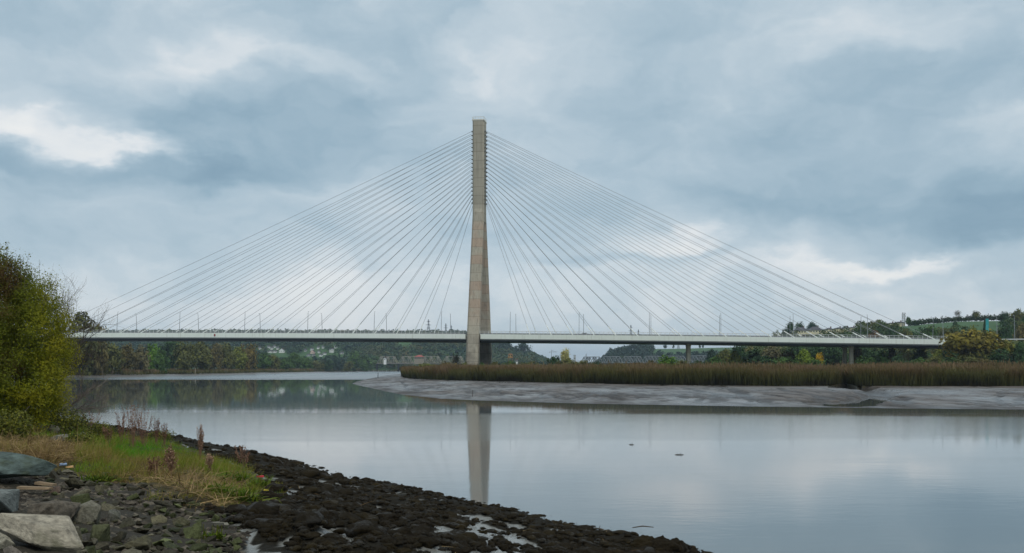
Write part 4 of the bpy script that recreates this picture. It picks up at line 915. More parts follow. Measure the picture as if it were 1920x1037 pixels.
# transmission towers
def pylon_tower(label, px, ytop, Y, wpx, ybase):
    z0 = Z_at(ybase, Y) - 2; H = Z_at(ytop, Y) - z0; w = wpx * Y / F
    t = thing('transmission_tower', label, 'pylon', (X_at(px, Y), Y, z0), 'electricity towers on the hills', .4)
    b = MB(); r = .16 * Y / 1000
    c4 = [(-1, -1), (1, -1), (1, 1), (-1, 1)]
    hw = lambda f_: w * (.28 * (1 - f_) ** 1.3 + .045)
    for i, (a, c_) in enumerate(c4): b.tube([(a * hw(f_), c_ * hw(f_), H * f_) for f_ in (0, .35, .7, 1)], r, 4)
    L = np.linspace(0, 1, 8)
    for q in range(7):
        for i in range(4):
            a, c_ = c4[i]; d_, e_ = c4[(i + 1) % 4]
            b.tube([(a * hw(L[q]), c_ * hw(L[q]), H * L[q]), (d_ * hw(L[q + 1]), e_ * hw(L[q + 1]), H * L[q + 1])], r * .6, 4)
    b.build('lattice_mast', M_LAT, t)
    for f_, q in ((.62, .36), (.76, .5), (.9, .34)):
        b = MB(); b.tube([(-w * q, 0, H * f_), (0, 0, H * f_ + H * .03), (w * q, 0, H * f_)], r * .8, 4); b.tube([(-w * q, 0, H * f_), (w * q, 0, H * f_)], r * .7, 4); b.build('cross_arm', M_LAT, t)
pylon_tower('larger electricity tower above the deck left of the bridge pylon', 803.5, 599, 2000, 11, 640)
pylon_tower('smaller electricity tower above the deck nearer the bridge pylon', 836, 606.5, 2300, 8, 640)
pylon_tower('third electricity tower behind the lamp nearest the bridge pylon', 846, 610, 2500, 8, 640)
pylon_tower('electricity tower above the deck right of the bridge pylon', 1183, 609.5, 1850, 10, 653)
pylon_tower('faint electricity tower right of the one above the deck', 1197, 618, 2200, 7, 653)
pylon_tower('tiny electricity tower on the far skyline beside the first pier', 1272, 641, 2100, 6, 652)

# telecom mast
Y = 790; z0 = gz(1694, Y); H = Z_at(586, Y) - z0; t = thing('telecom_mast', 'lattice telecom mast with round dishes on the skyline at the right', 'mast', (X_at(1694, Y), Y, z0))
b = MB()
for (a, c_) in ((-1, -1), (1, -1), (1, 1), (-1, 1)): b.tube([(a * .85, c_ * .85, -1), (a * .8, c_ * .8, H)], .12, 4)
for q in np.arange(0, H - 1, 1.5):
    for s_2 in (-1, 1):
        b.tube([(-.84, s_2 * .84, q), (.84, s_2 * .84, q + 1.5)], .08, 4); b.tube([(s_2 * .84, -.84, q + 1.5), (s_2 * .84, .84, q)], .08, 4)
b.build('lattice_mast', M_LAT, t)
for (x, z) in ((-.9, H - .6), (.9, H - .9), (-.85, H - 2.6), (.95, H - 3.0), (.1, H - 1.8), (-.9, H - 4.2), (.8, H - 4.8)):
    b = MB(); b.tube([(x, -1.15, z - .6), (x, -1.15, z + .6)], .34, 6); b.build('antenna', M_LAP if False else M_GYR, t)

# teal sign totem
Y = 455; z0 = 15.0; top = Z_at(597.5, Y) - z0; t = thing('totem_sign', 'tall narrow teal totem sign rising behind the spreading tree at the right', 'sign', (X_at(1851, Y), Y, z0))
b = MB(); b.abox(-.66, .66, -.15, .15, top - 5.7, top); b.build('panel', plain('teal_panel', (.03, .30, .31), .45, .1), t)
for x in (-.45, .45): b = MB(); b.abox(x - .09, x + .09, -.1, .1, -8, top - 5.71); b.build('leg', M_LAT, t)
for q in range(4): b = MB(); b.abox(-.5, .1, -.17, -.151, top - 3.2 - q * .62, top - 2.95 - q * .62); b.build('stripe', plain('pale_teal', (.12, .42, .42)), t)

# railway truss bridges behind the marsh
def railway(label, px0, px1, Y0, Y1, ytop, ybase, n, col):
    A = np.array([X_at(px0, Y0), Y0, 0]); B = np.array([X_at(px1, Y1), Y1, 0]); Lg = np.linalg.norm(B - A); u = (B - A) / Lg; v = np.array([-u[1], u[0], 0])
    zb = Z_at(ybase, (Y0 + Y1) / 2); h = Z_at(ytop, (Y0 + Y1) / 2) - zb; t = thing('railway_bridge', label, 'railway bridge', tuple(A)); L = Lg / n
    for i in range(n):
        b = MB()
        for s_2 in (-2.4, 2.4):
            o = u * (i * L) + v * s_2; P = lambda f_, q: o + u * (L * f_) + np.array([0, 0, zb + h * q])
            for (a, c_) in (((.03, 0), (.97, 0)), ((.03, 0), (.2, 1)), ((.2, 1), (.8, 1)), ((.8, 1), (.97, 0)), ((.2, 1), (.35, 0)), ((.35, 0), (.5, 1)), ((.5, 1), (.65, 0)), ((.65, 0), (.8, 1)), ((.2, 1), (.2, 0)), ((.8, 1), (.8, 0)), ((.5, 1), (.5, 0))):
                b.tube([P(*a), P(*c_)], .26, 4)
        for f_ in (.2, .35, .5, .65, .8): b.tube([u * (i * L + L * f_) + v * 2.4 + np.array([0, 0, zb + h]), u * (i * L + L * f_) - v * 2.4 + np.array([0, 0, zb + h])], .12, 4)
        b.build('truss_span', col, t)
    b = MB(); b.box(u * Lg / 2 + np.array([0, 0, zb - .55]), u * Lg / 2, v * 2.2, (0, 0, .5)); b.build('deck', M_TRUSS, t)
    for i in range(n + 1):
        for s_2 in (-1.6, 1.6):
            b = MB(); b.tube([u * (i * L) + v * s_2 + np.array([0, 0, -2]), u * (i * L) + v * s_2 + np.array([0, 0, zb - 1.06])], .8, 6); b.build('pier', M_STEEL, t)
railway('old brown railway truss bridge left of the pylon foot', 707, 872, 1490, 1440, 668.5, 681, 4, M_TAN)
railway('dark grey railway truss bridge under the far hill right of the birch', 1091, 1330, 700, 640, 668.5, 680, 6, M_LAT)
# rusty signal cabin on legs
Y = 640; z0 = gz(957, Y); t = thing('signal_cabin', 'small rusty orange cabin on legs right of the pylon foot', 'cabin', (X_at(957, Y), Y, z0)); zt = Z_at(664, Y) - z0
b = MB(); b.abox(-1.4, 1.4, -1.2, 1.2, zt - 2.2, zt - .3); b.build('wall', plain('cabin_ochre', (.42, .26, .12), .8, .35, 1.5), t)
b = MB(); b.hexa([(-1.7, -1.5, zt - .3), (1.7, -1.5, zt - .3), (1.7, 1.5, zt - .3), (-1.7, 1.5, zt - .3), (-.6, -.3, zt + .3), (.6, -.3, zt + .3), (.6, .3, zt + .3), (-.6, .3, zt + .3)]); b.build('roof', M_RUST, t)
b = MB(); b.abox(-1.9, 1.9, -1.6, 1.6, zt - 2.45, zt - 2.21); b.build('platform', M_RUST, t)
for x in (-1.3, 1.3):
    for y in (-1.1, 1.1): b = MB(); b.tube([(x, y, -1), (x, y, zt - 2.46)], .13, 6); b.build('leg', M_RUST, t)
for x in (-.7, .7): b = MB(); b.abox(x - .35, x + .35, -1.24, -1.15, zt - 1.5, zt - .7); b.build('window', M_WIN, t)

# posts and stakes
def stake(label, x, y, z0, h, r, lean, m, name='wooden_stake'):
    b = MB(); b.tube([(0, 0, -.5), (lean * .5, 0, h * .5), (lean, 0, h * .93), (lean * 1.05, .0, h)], [r, r * .95, r * .85, r * .4], 6); tag(b.build(name, m, None, False, (x, y, z0)), label, 'post')
stake('dark leaning stake in the water by the tip of the mudflat', X_at(708.5, 440), 440, -.2, 2.9, .16, .12, M_BARK)
stake('short dark stake standing in the mud below the pylon', X_at(886, 152), 152, .55, .6, .05, .03, M_BARK)
stake('pale weathered post on the left bank before the olive trees', X_at(366, 640), 640, float(h_left(X_at(366, 640), 640)) - .3, 5.0, .2, .1, plain('bleached_wood', (.30, .27, .21), .8), 'marker_post')

def flotsam(label, px, py, L, seed):
    rng = np.random.RandomState(seed); Y = CH * F / (py - HZ); b = MB(); b.tube([(-L / 2, 0, .0), (-L * .2, .04, .03), (L * .2, -.03, .025), (L / 2, .05, .0)], [.01, .025, .022, .008], 6)
    t = thing('floating_branch', label, 'driftwood', (X_at(px, Y), Y, .0)); b.build('stem', M_BARK, t)
    c = MB(); c.tube([(L * .1, 0, .03), (L * .16, .05, .07), (L * .2, .06, .11)], [.014, .01, .006], 4); c.build('twig', M_BARK, t)
flotsam('small dark branch floating in the middle of the river', 1184, 834, .3, 1)
flotsam('longer dark branch floating lower right of the small one', 1274, 853, .5, 2)
flotsam('dark stick floating just off the weedy shore at the bottom', 1121, 993, .35, 3)
# ---------------------------------------------------------------- foreground: big willow and bare shrub on the left
def strips(b, P, D, L, wid, droop, rng, segs=2, tint=.5, tip=.15):
    """blades: root P, direction D, length L, width, droop (fall of the tip as a share of L)"""
    n = len(P); D = D / np.linalg.norm(D, axis=1, keepdims=True)
    U = np.cross(D, np.array([0, 0, 1.0]) + rng.normal(size=(n, 3)) * .3); U /= (np.linalg.norm(U, axis=1, keepdims=True) + 1e-9)
    q_ = np.linspace(0, 1, segs + 1); vs_ = []
    L = np.asarray(L)[:, None]; wid = np.broadcast_to(np.asarray(wid, float), (n,))[:, None]; droop = np.broadcast_to(np.asarray(droop, float), (n,))[:, None]
    for q in q_:
        c = P + D * L * q; c = c - np.array([0, 0, 1.0]) * L * droop * q * q
        k = (1 - q) + tip * q
        vs_ += [c - U * wid * .5 * k, c + U * wid * .5 * k]
    V = np.stack(vs_, 1).reshape(-1, 3); m = 2 * (segs + 1)
    f = (np.arange(n)[:, None, None] * m + np.array([[2 * i, 2 * i + 1, 2 * i + 3, 2 * i + 2] for i in range(segs)])[None]).reshape(-1, 4)
    b.add(V, f, 0, np.repeat(np.broadcast_to(np.asarray(tint, float), (n,)), m))
M_WILLOW = foliage('willow_leaves', [(0, (.095, .052, .020)), (.2, (.115, .088, .018)), (.38, (.105, .130, .013)), (.62, (.170, .190, .012)), (.82, (.240, .235, .012)), (1, (.30, .27, .016))], .6, .9, .30, transl=.4)
bx, by_, bz = cast(30, 812); wy = by_ + 3.0; wz = float(h_left(X_at(20, wy), wy))
wil = thing('willow_bush', 'large yellow green willow bush filling the left edge of the bank', 'bush', (X_at(20, wy), wy, wz))
o0 = np.array([X_at(20, wy), wy, wz]); KW = wy / F
BL = [(-60, 600, 120, 130, 0), (10, 580, 70, 90, .2), (50, 625, 58, 80, -.6), (30, 715, 80, 80, -.9), (82, 690, 40, 72, -.3), (-70, 730, 110, 95, -.5), (5, 520, 40, 40, .4), (95, 630, 24, 52, .1), (55, 560, 40, 45, .5), (100, 745, 36, 48, -.6), (92, 590, 16, 40, .1), (110, 720, 24, 40, -.4), (-40, 510, 70, 45, .5), (70, 770, 55, 35, -1.0), (-10, 785, 70, 30, -1.1), (115, 668, 18, 38, 0)]
rng = np.random.RandomState(91); Pl, Nl, Tl, Sl = [], [], [], []
for (px, py, rx, ry, dy) in BL:
    n = int(rx * ry * 3.6); ncl = max(16, int(rx * ry / 75))
    cc, dd = ell_pts(ncl, (X_at(px, wy), wy + dy, Z_at(py, wy)), (rx * KW, 1.5, ry * KW), rng, .4)
    k = rng.randint(0, ncl, n); off = rng.normal(size=(n, 3)) * (.14 + .16 * rng.rand(ncl))[k][:, None]
    P = cc[k] + off; pxl = px_of(P[:, 0], P[:, 1]); pyl = HZ - (P[:, 2] - CH) * F / P[:, 1]
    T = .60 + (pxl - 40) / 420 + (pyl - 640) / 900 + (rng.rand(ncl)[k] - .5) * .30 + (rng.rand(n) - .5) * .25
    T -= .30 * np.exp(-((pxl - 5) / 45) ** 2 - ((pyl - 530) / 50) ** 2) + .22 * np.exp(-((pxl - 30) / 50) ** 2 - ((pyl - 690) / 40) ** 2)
    Pl.append(P); Nl.append(dd[k] * .6 + off * 1.5 + rng.normal(size=(n, 3)) * .5 + np.array([0, -.1, .35])); Tl.append(np.clip(T, 0, 1)); Sl.append(.034 * (.6 + .9 * rng.rand(n)))
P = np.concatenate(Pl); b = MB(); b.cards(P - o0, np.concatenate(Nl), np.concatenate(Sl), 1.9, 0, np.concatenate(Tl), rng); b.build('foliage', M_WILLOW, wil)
for (px, py, rx, ry, dy) in BL:
    for q in range(4):
        b = MB()
        e = np.array([X_at(px + rng.uniform(-.8, .8) * rx, wy), wy + dy + rng.uniform(-.6, .6), Z_at(py + rng.uniform(-1, .2) * ry, wy)]) - o0
        s_0 = np.array([rng.uniform(-1.4, 1.2), rng.uniform(-.8, .8), -.2]); m_ = s_0 * .45 + e * .55 + rng.normal(size=3) * .15 + np.array([0, 0, .4])
        b.tube([s_0, m_, e], [.035, .022, .006], 5); b.build('branch', M_BARK, wil)
# sprigs standing out of the top
for q in range(26):
    px = rng.uniform(-60, 62) if q < 20 else rng.uniform(50, 95); base = np.array([X_at(px, wy), wy + rng.uniform(-.5, .8), Z_at(490 + max(0, px) * .75 + rng.uniform(0, 25), wy)]) - o0
    L = rng.uniform(.5, 1.25); d_ = np.array([rng.uniform(-.1, .25), rng.uniform(-.2, .2), 1.0]); e = base + d_ * L; m = rng.randint(6, 26) if px < 60 else 3
    b = MB(); b.tube([base - d_ * .4, base + d_ * L * .5 + rng.normal(size=3) * .03, e], [.011, .008, .004], 4); sp = b.build('sprig', M_TWIG, wil)
    lv = MB(); lv.cards(base + d_ * L * rng.uniform(.2, 1.0, (m, 1)) + rng.normal(size=(m, 3)) * .07, rng.normal(size=(m, 3)), .06, 1.8, 0, rng.rand(m) * .3 + .35, rng); lv.build('leaf_spray', M_WILLOW, sp)

M_DTWIG = plain('dark_twigs', (.06, .048, .038), .85, .3, 2.0)
M_PALETW = plain('pale_twigs', (.17, .135, .11), .85, .3, 2.0)
def bare_shrub(label, px, py, dirs, seed, dY=0.0, r=.016, depth=3, up=.2, mat=None, n=3):
    rng = np.random.RandomState(seed); x, y, z = cast(px, py); y += dY; t = thing('bare_shrub', label, 'shrub', (X_at(px, y), y, float(h_left(X_at(px, y), y))))
    for (dx, dz, L, zz) in dirs:
        b = MB(); d_ = np.array([dx, rng.uniform(-.25, .25), dz]); d_ /= np.linalg.norm(d_); s_0 = np.array([0, 0, zz])
        twigs(b, s_0, d_, L, r, depth, rng, up, n); b.build('branch', mat or M_TWIG, t)
    return t
bare_shrub('leafless twiggy shrub with upright twigs right of the big willow', 92, 800, [(.12, 1, 2.3, 1.7), (.35, 1, 2.0, 1.7), (.5, 1, 1.75, 1.5), (.7, .9, 1.5, 1.3), (.0, 1, 2.0, 1.6), (.4, .8, 1.5, .9), (-.1, 1, 2.2, 2.0), (.2, 1, 1.9, 2.0)], 5, 2.6, .030, 4, .22, M_DTWIG, 4)
bare_shrub('pale leafless branches arching low over the water beside the willow', 112, 800, [(1, .45, 1.5, .6), (1, .3, 1.6, .5), (.9, .6, 1.4, .7), (1, .12, 1.3, .5), (.8, .4, 1.1, 1.0), (1, .3, 1.2, .9), (.9, .2, 1.4, .3), (.7, .6, 1.1, .6)], 8, 2.2, .024, 3, .03, M_PALETW, 3)

# low brambles under the willow
M_BRAM = foliage('bramble_leaves', [(0, (.040, .048, .012)), (.5, (.105, .120, .018)), (1, (.22, .21, .03))], .6, 1.2, .3, transl=.2)
def bramble(label, px, py, w, h, seed, n=1500):
    rng = np.random.RandomState(seed); x, y, z = cast(px, py); k = y / F; t = thing('bramble_bush', label, 'bush', (x, y, z))
    P, d_ = ell_pts(n, (0, 0, h * k * .42), (w * k * .5, w * k * .35, h * k * .55), rng, .35); P += rng.normal(size=P.shape) * .05
    b = MB(); b.cards(P, d_ + rng.normal(size=d_.shape) * .6, .05 * (.6 + .8 * rng.rand(n)), 1.3, 0, rng.rand(n), rng); b.build('foliage', M_BRAM, t)
    b = MB()
    for q in range(7): a = rng.rand() * 6.28; e = np.array([math.cos(a) * w * k * .5, math.sin(a) * w * k * .35, h * k * rng.uniform(.3, 1.05)]); b.tube([(0, 0, -.05), e * .5 + np.array([0, 0, .2]), e], [.012, .009, .004], 4)
    b.build('stem', M_TWIG, t); return t
bramble('dark ivy and bramble clump over the stones right below the willow', 128, 815, 80, 52, 1, 2600)
bramble('yellow green bramble tuft at the foot of the willow by the left edge', 20, 825, 90, 60, 2, 2600)
bramble('olive bramble clump between the willow and the dead dock stalks', 190, 820, 60, 30, 3, 1500)
bramble('low dark weeds at the crest of the bank behind the dock stalks', 300, 826, 60, 22, 4, 1100)
bramble('pale dry brambles on the slope below the ivy clump', 150, 838, 60, 26, 6, 1300)

# ---------------------------------------------------------------- grass, straw, docks, leafy plants
def pts_in(poly, n, rng, grow=0.0):
    A = np.array(poly); lo, hi = A.min(0) - grow, A.max(0) + grow; out = []
    while sum(map(len, out)) < n:
        q = rng.uniform(lo, hi, (n * 3, 2)); dd = np.hypot(q[:, 0], q[:, 1]); jx = (fbm(q[:, 0] * 1.1, q[:, 1] * 1.1, 3, 61) - .5) * 3.2 * grow; jy = (fbm(q[:, 0] * 1.1 + 9, q[:, 1] * 1.1, 3, 62) - .5) * 4 * grow; m = in_poly(poly, q[:, 0] + jx, q[:, 1] + jy) & (rng.rand(len(q)) < np.clip((20 / dd) ** 2, 0, 1)) & (px_of(q[:, 0], q[:, 1]) > -160)
        out.append(q[m])
    return np.concatenate(out)[:n]
def bank_z(x, y): return h_left(x, y)
M_GRASS = foliage('bank_grass_blades', [(0, (.22, .14, .058)), (.2, (.27, .205, .06)), (.42, (.205, .195, .030)), (.68, (.150, .215, .018)), (1, (.085, .26, .012))], .6, .8, .22, transl=.35)
rng = np.random.RandomState(101); q = pts_in(GRASS, 60000, rng, 1.0); z = bank_z(q[:, 0], q[:, 1]); pxl = px_of(q[:, 0], q[:, 1]); pyl = HZ - (z - CH) * F / q[:, 1]
pat = fbm(q[:, 0] * .8, q[:, 1] * .8, 3, 51)
T = .40 + (pat - .5) * 1.25 + (rng.rand(len(q)) - .5) * .3 + .10 + .55 * np.exp(-((pxl - 270) / 55) ** 2 - ((pyl - 846) / 13) ** 2) + .35 * np.exp(-((pxl - 150) / 60) ** 2 - ((pyl - 885) / 15) ** 2) - .12 * np.exp(-((pxl - 200) / 40) ** 2 - ((pyl - 850) / 25) ** 2)
inst = in_poly(STRAW, q[:, 0], q[:, 1]); T = np.where(inst, T - .35, T); T = np.where((pxl > 300) & (pyl > 895), T - .16, T)
tus = smooth(.45, .7, fbm(q[:, 0] * 1.7, q[:, 1] * 1.7, 3, 57)); L = (.11 + .18 * rng.rand(len(q))) * (.45 + 1.3 * tus + .4 * pat) * (1 + .5 * np.exp(-((pxl - 200) / 60) ** 2)); D = np.stack([rng.normal(size=len(q)) * .38 + .12, rng.normal(size=len(q)) * .38, np.ones(len(q))], 1)
b = MB(); strips(b, np.stack([q[:, 0], q[:, 1], z - .02], 1), D, L, .013, rng.uniform(.1, .7, len(q)), rng, 3, np.clip(T, 0, 1)); tag(b.build('bank_grass', M_GRASS), 'tussocky green and straw coloured grass on the bank', kind='stuff')
# flattened straw and driftline debris
M_STRAW = foliage('dead_straw', [(0, (.060, .036, .016)), (.4, (.17, .11, .05)), (1, (.36, .25, .11))], .7, 1.0, .2)
DEB = [cast(*p)[:2] for p in [(250, 890), (330, 880), (420, 905), (470, 950), (430, 965), (330, 935), (260, 912)]]
rng = np.random.RandomState(103); q = np.concatenate([pts_in(STRAW, 4600, rng, .5), pts_in(DEB, 1500, rng, .5)]); n = len(q); z = bank_z(q[:, 0], q[:, 1])
D = np.stack([rng.normal(size=n), rng.normal(size=n) * .8, rng.uniform(-.02, .42, n)], 1)
b = MB(); strips(b, np.stack([q[:, 0], q[:, 1], z + rng.uniform(.0, .10, n)], 1), D, rng.uniform(.2, .85, n), .013, rng.uniform(0, .3, n), rng, 3, rng.rand(n)); tag(b.build('dead_straw', M_STRAW), 'flattened dead straw and reed debris lying on the bank', kind='stuff')

M_DOCK = foliage('dock_seeds', [(0, (.070, .034, .022)), (.5, (.19, .095, .060)), (1, (.36, .24, .16))], .8, 3.0, .2)
M_DSTEM = plain('dock_stem', (.20, .11, .07), .85, .3, 4.0)
def dock(label, px, py, hpx, seed, n=6, spread=.22, tone=0.0, name='dead_dock_plant'):
    rng = np.random.RandomState(seed); x, y, z = cast(px, py); H = hpx * 1.3 * y / F; spread *= 1.7; t = thing(name, label, 'plant', (x, y, z), 'dead plants standing on the bank')
    for k in range(n + 5):
        a = rng.rand() * 6.28; h = H * rng.uniform(.65, 1.05); e = np.array([math.cos(a) * spread * rng.rand(), math.sin(a) * spread * rng.rand(), h]); m_ = e * .5 + rng.normal(size=3) * .015
        b = MB(); b.tube([(e[0] * .15, e[1] * .15, -.05), m_, e], [.008, .006, .003], 4); st_ = b.build('stem', M_DSTEM, t)
        m = 64; f_ = rng.uniform(.42, 1.02, m)[:, None]; P = np.where(f_ < .5, f_ * 2 * m_, m_ + (e - m_) * (f_ - .5) * 2) + rng.normal(size=(m, 3)) * np.array([.034, .034, .03]) * (1.5 - f_ * .9)
        b = MB(); b.cards(P, rng.normal(size=(m, 3)), .024 * (.6 + .9 * rng.rand(m)), 1.3, 0, np.clip(rng.rand(m) * .7 + tone, 0, 1), rng); b.build('seed_head', M_DOCK, st_)
    return t
for i, (lab, px, py, hh, n, sp_, tn) in enumerate([('reddish dead dock stalk leftmost of the tall clump above the grass', 228, 836, 46, 6, .2, .1), ('tallest reddish dead dock clump above the grass', 248, 838, 62, 9, .28, .15), ('reddish brown dead dock clump right of the tallest one', 270, 838, 54, 8, .26, .05), ('short dead dock with a dark seed head by the crest', 293, 836, 42, 5, .2, -.1), ('bent brown dead stalks right of the dark seed head', 308, 837, 32, 5, .22, .0), ('thick pale dead clump alone against the water', 375, 858, 46, 12, .09, .45), ('pale dead seed stalk in the middle of the grass', 320, 896, 44, 8, .12, .3), ('dead brown stalks left of the pale seed stalk', 292, 900, 36, 5, .2, .0), ('thin dead stalk with a pale tip right of the grass', 394, 884, 26, 3, .08, .5), ('faint pinkish dead stalks at the edge of the seaweed', 458, 880, 34, 5, .26, .2), ('dead stalk standing behind the bright grass patch', 205, 836, 30, 4, .2, .1), ('brown dead stalks at the left behind the ivy', 170, 812, 30, 5, .3, .1)]):
    dock(lab, px, py, hh, 300 + i, n, sp_, tn)
M_LEAFY = foliage('shore_leaf', [(0, (.040, .075, .008)), (.5, (.080, .135, .010)), (1, (.16, .19, .016))], .5, 2.0, .2, transl=.25)
def leafy(label, px, py, w, seed, n=240, Lm=.24):
    rng = np.random.RandomState(seed); x, y, z = cast(px, py); W = w * y / F; t = tag(bpy.data.objects.new('shore_plant', None), label, 'plant'); COL.objects.link(t); t.location = (x, y, z)
    P = np.stack([rng.normal(size=n) * W * .28, rng.normal(size=n) * W * .22, rng.uniform(0, .05, n)], 1); D = P * np.array([2.0, 2.0, 0]) + np.stack([rng.normal(size=n) * .5, rng.normal(size=n) * .5, .6 + .5 * rng.rand(n)], 1)
    b = MB(); strips(b, P, D, Lm * 1.2 * (.6 + .7 * rng.rand(n)), .045, rng.uniform(.2, .7, n), rng, 3, rng.rand(n), .1); b.build('leaves', M_LEAFY, t)
    b = MB()
    for k in range(10): b.tube([(P[k, 0], P[k, 1], -.05), (P[k, 0], P[k, 1], .08), P[k] + np.array([0, 0, .16])], [.008, .007, .004], 4)
    b.build('stem', M_BRAM, t)
for i, a in enumerate([('bright green leafy plant at the right tip of the grass', 484, 915, 34, 1, 190), ('large bright green leafy plant drooping over the seaweed', 450, 940, 60, 2, 330), ('yellow green leafy plant behind the drooping one', 440, 902, 56, 3, 260), ('green leafy plant left of the drooping one', 410, 930, 40, 4, 150), ('low green rosette on the bank beside the rubble', 190, 903, 50, 5, 220, .16), ('small green leaf patch on the stones at the bottom', 402, 1012, 30, 6, 70, .10)]): leafy(*a)

# ---------------------------------------------------------------- stones
M_ROCK, nt, bs = new_mat('slate_stone')
oi = nt.node('ShaderNodeObjectInfo'); co = objco(nt); rv_ = nt.vmath('ADD', co, nt.comb(nt.math('MULTIPLY', oi.outputs['Random'], 17.0), 0.0, 0.0)); gp = geopos(nt)
n1_ = nt.noise(rv_, 3.0, 6, .65); n2_ = nt.noise(nt.vmath('MULTIPLY', rv_, (1, 1, 2.2)), 6.0, 5, .7)
f_ = nt.math('ADD', nt.rng(n1_, .25, .75, .55, 1.3), nt.rng(n2_, .3, .7, -.42, .42))
c = nt.mix(1.0, oi.outputs['Color'], nt.comb(f_, f_, f_), 'MULTIPLY')
nm = nt.noise(gp, 1.3, 4, .6); c = nt.mix(nt.rng(nm, .56, .68, 0, .55, True), c, (.035, .042, .012, 1))
nt.inp(bs, 'Base Color', c); nt.inp(bs, 'Roughness', nt.rng(n1_, .3, .7, .85, .65)); nt.inp(bs, 'Specular IOR Level', .15); nt.inp(bs, 'Normal', nt.bump(nt.math('ADD', n1_, nt.math('MULTIPLY', n2_, .6)), .6, .06))
def rock_mesh(seed, n=16, flat=.55, bev=.03, jag=.02):
    rng = np.random.RandomState(seed); bm = bmesh.new()
    d = rng.normal(size=(n, 3)); d /= np.abs(d).max(1, keepdims=True) ** .3 * np.linalg.norm(d, axis=1, keepdims=True) ** .7; d *= rng.uniform(.72, 1.08, (n, 1)) * np.array([1, rng.uniform(.6, .9), flat]); d[:, 0] += d[:, 1] * rng.uniform(-.5, .5)
    for p in d: bm.verts.new(p)
    r = bmesh.ops.convex_hull(bm, input=bm.verts)
    bmesh.ops.delete(bm, geom=[v for v in bm.verts if not v.link_faces], context='VERTS')
    bmesh.ops.dissolve_limit(bm, angle_limit=R(9), verts=bm.verts, edges=bm.edges)
    bmesh.ops.bevel(bm, geom=list(bm.edges), offset=bev, segments=1, affect='EDGES', clamp_overlap=True)
    bmesh.ops.triangulate(bm, faces=bm.faces); bmesh.ops.subdivide_edges(bm, edges=bm.edges, cuts=(2 if n > 14 else 1), use_grid_fill=True)
    bm.verts.ensure_lookup_table(); co = np.array([v.co for v in bm.verts]); nz = fbm(co[:, 0] * 4 + co[:, 2] * 3 + seed, co[:, 1] * 4 - co[:, 2] * 2.3, 3, seed % 30) - .5
    for v, q in zip(bm.verts, nz): v.co += v.co.normalized() * q * jag * 3
    me = bpy.data.meshes.new('stone'); bm.to_mesh(me); bm.free(); me.materials.append(M_ROCK); return me
def rock(label, px, py, wpx, hpx, me, rot, col, group=None, y=None, lift=0.0, name='stone', cat='stone'):
    """py = where the stone meets the ground"""
    if y is None: x, y, z = cast(px, py, 4.0)
    else: x = X_at(px, y); z = float(h_left(x, y))
    k = y / F; o = link(name, me); s_x = wpx * k / 2; s_z = hpx * k
    s_x *= 1.18; o.scale = (s_x, s_x * .95, s_z * 1.15); o.rotation_euler = rot; o.location = (x, y, z + lift + s_z * .16); o.color = (*col, 1); return tag(o, label, cat, group)
BIG = [rock_mesh(500 + k, 15, .5, .022, .032) for k in range(8)]
rock('huge dark green grey slab jutting in from the left edge', 6, 905, 165, 44, BIG[0], (R(4), R(8), .3), (.078, .105, .095), lift=.22, name='boulder', cat='boulder')
rock('pale buff slab tilted at the bottom left corner', 72, 1030, 150, 62, BIG[1], (R(24), R(14), .5), (.29, .26, .20), lift=.12, name='boulder', cat='boulder')
rock('brown grey rounded boulder behind the pale slab', 98, 985, 104, 78, BIG[2], (R(10), R(-14), 1.2), (.115, .098, .075), lift=.06, name='boulder', cat='boulder')
rock('grey slab with hanging green weed under the huge slab', 16, 962, 124, 64, BIG[3], (R(14), R(20), 2.1), (.14, .155, .145), lift=.08, name='boulder', cat='boulder')
rock('pale stone cut off by the bottom left corner', -2, 1034, 60, 70, BIG[4], (R(5), R(6), .2), (.27, .25, .19), lift=.02, name='boulder', cat='boulder')
rock('small brown stone at the bottom edge left of the pale slab', 26, 1050, 46, 44, BIG[5], (0, R(14), 2.6), (.17, .15, .125), name='boulder', cat='boulder')
rock('angular grey block standing right of the brown boulder', 162, 985, 62, 56, BIG[6], (R(8), R(-12), .9), (.15, .14, .105), lift=.04, name='boulder', cat='boulder')
rock('dark mossy triangular stone in front of the angular block', 190, 1018, 58, 48, BIG[7], (R(10), R(24), 1.9), (.075, .08, .04), lift=.03, name='boulder', cat='boulder')
rock('small dark stone below the angular block', 155, 1014, 36, 28, BIG[4], (0, 0, 2.2), (.085, .08, .07), name='boulder', cat='boulder')
rock('flat grey stone right of the angular block', 212, 975, 44, 26, BIG[0], (R(6), R(10), 1.4), (.12, .115, .095), name='boulder', cat='boulder')
rock('reddish brown stone beside the driftwood planks', 100, 928, 32, 24, BIG[2], (0, R(8), 2.8), (.12, .085, .065), name='boulder', cat='boulder')
rock('pale round stone at the edge of the rubble by the grass', 360, 975, 17, 11, BIG[5], (0, 0, 1.0), (.33, .28, .20), name='boulder', cat='boulder')
rock('long flat pale stone sunk in the dark weed', 402, 985, 58, 10, BIG[1], (0, 0, .1), (.20, .19, .15), name='boulder', cat='boulder')
rock('grey stone set into the grass above the rubble', 198, 886, 34, 20, BIG[3], (0, 0, .6), (.11, .105, .09), name='boulder', cat='boulder')
for i, (px, py, w, hh) in enumerate([(100, 812, 30, 24), (128, 806, 26, 18), (112, 828, 40, 22), (150, 822, 24, 16)]):
    rock(['grey stone under the willow leaves', 'upper grey stone beneath the ivy', 'broad grey stone at the foot of the ivy', 'small pale stone right of the ivy'][i], px, py, w, hh, BIG[(i * 3 + 1) % 8], (0, R(8), i * 1.3), (.17, .165, .13), name='boulder', cat='boulder')
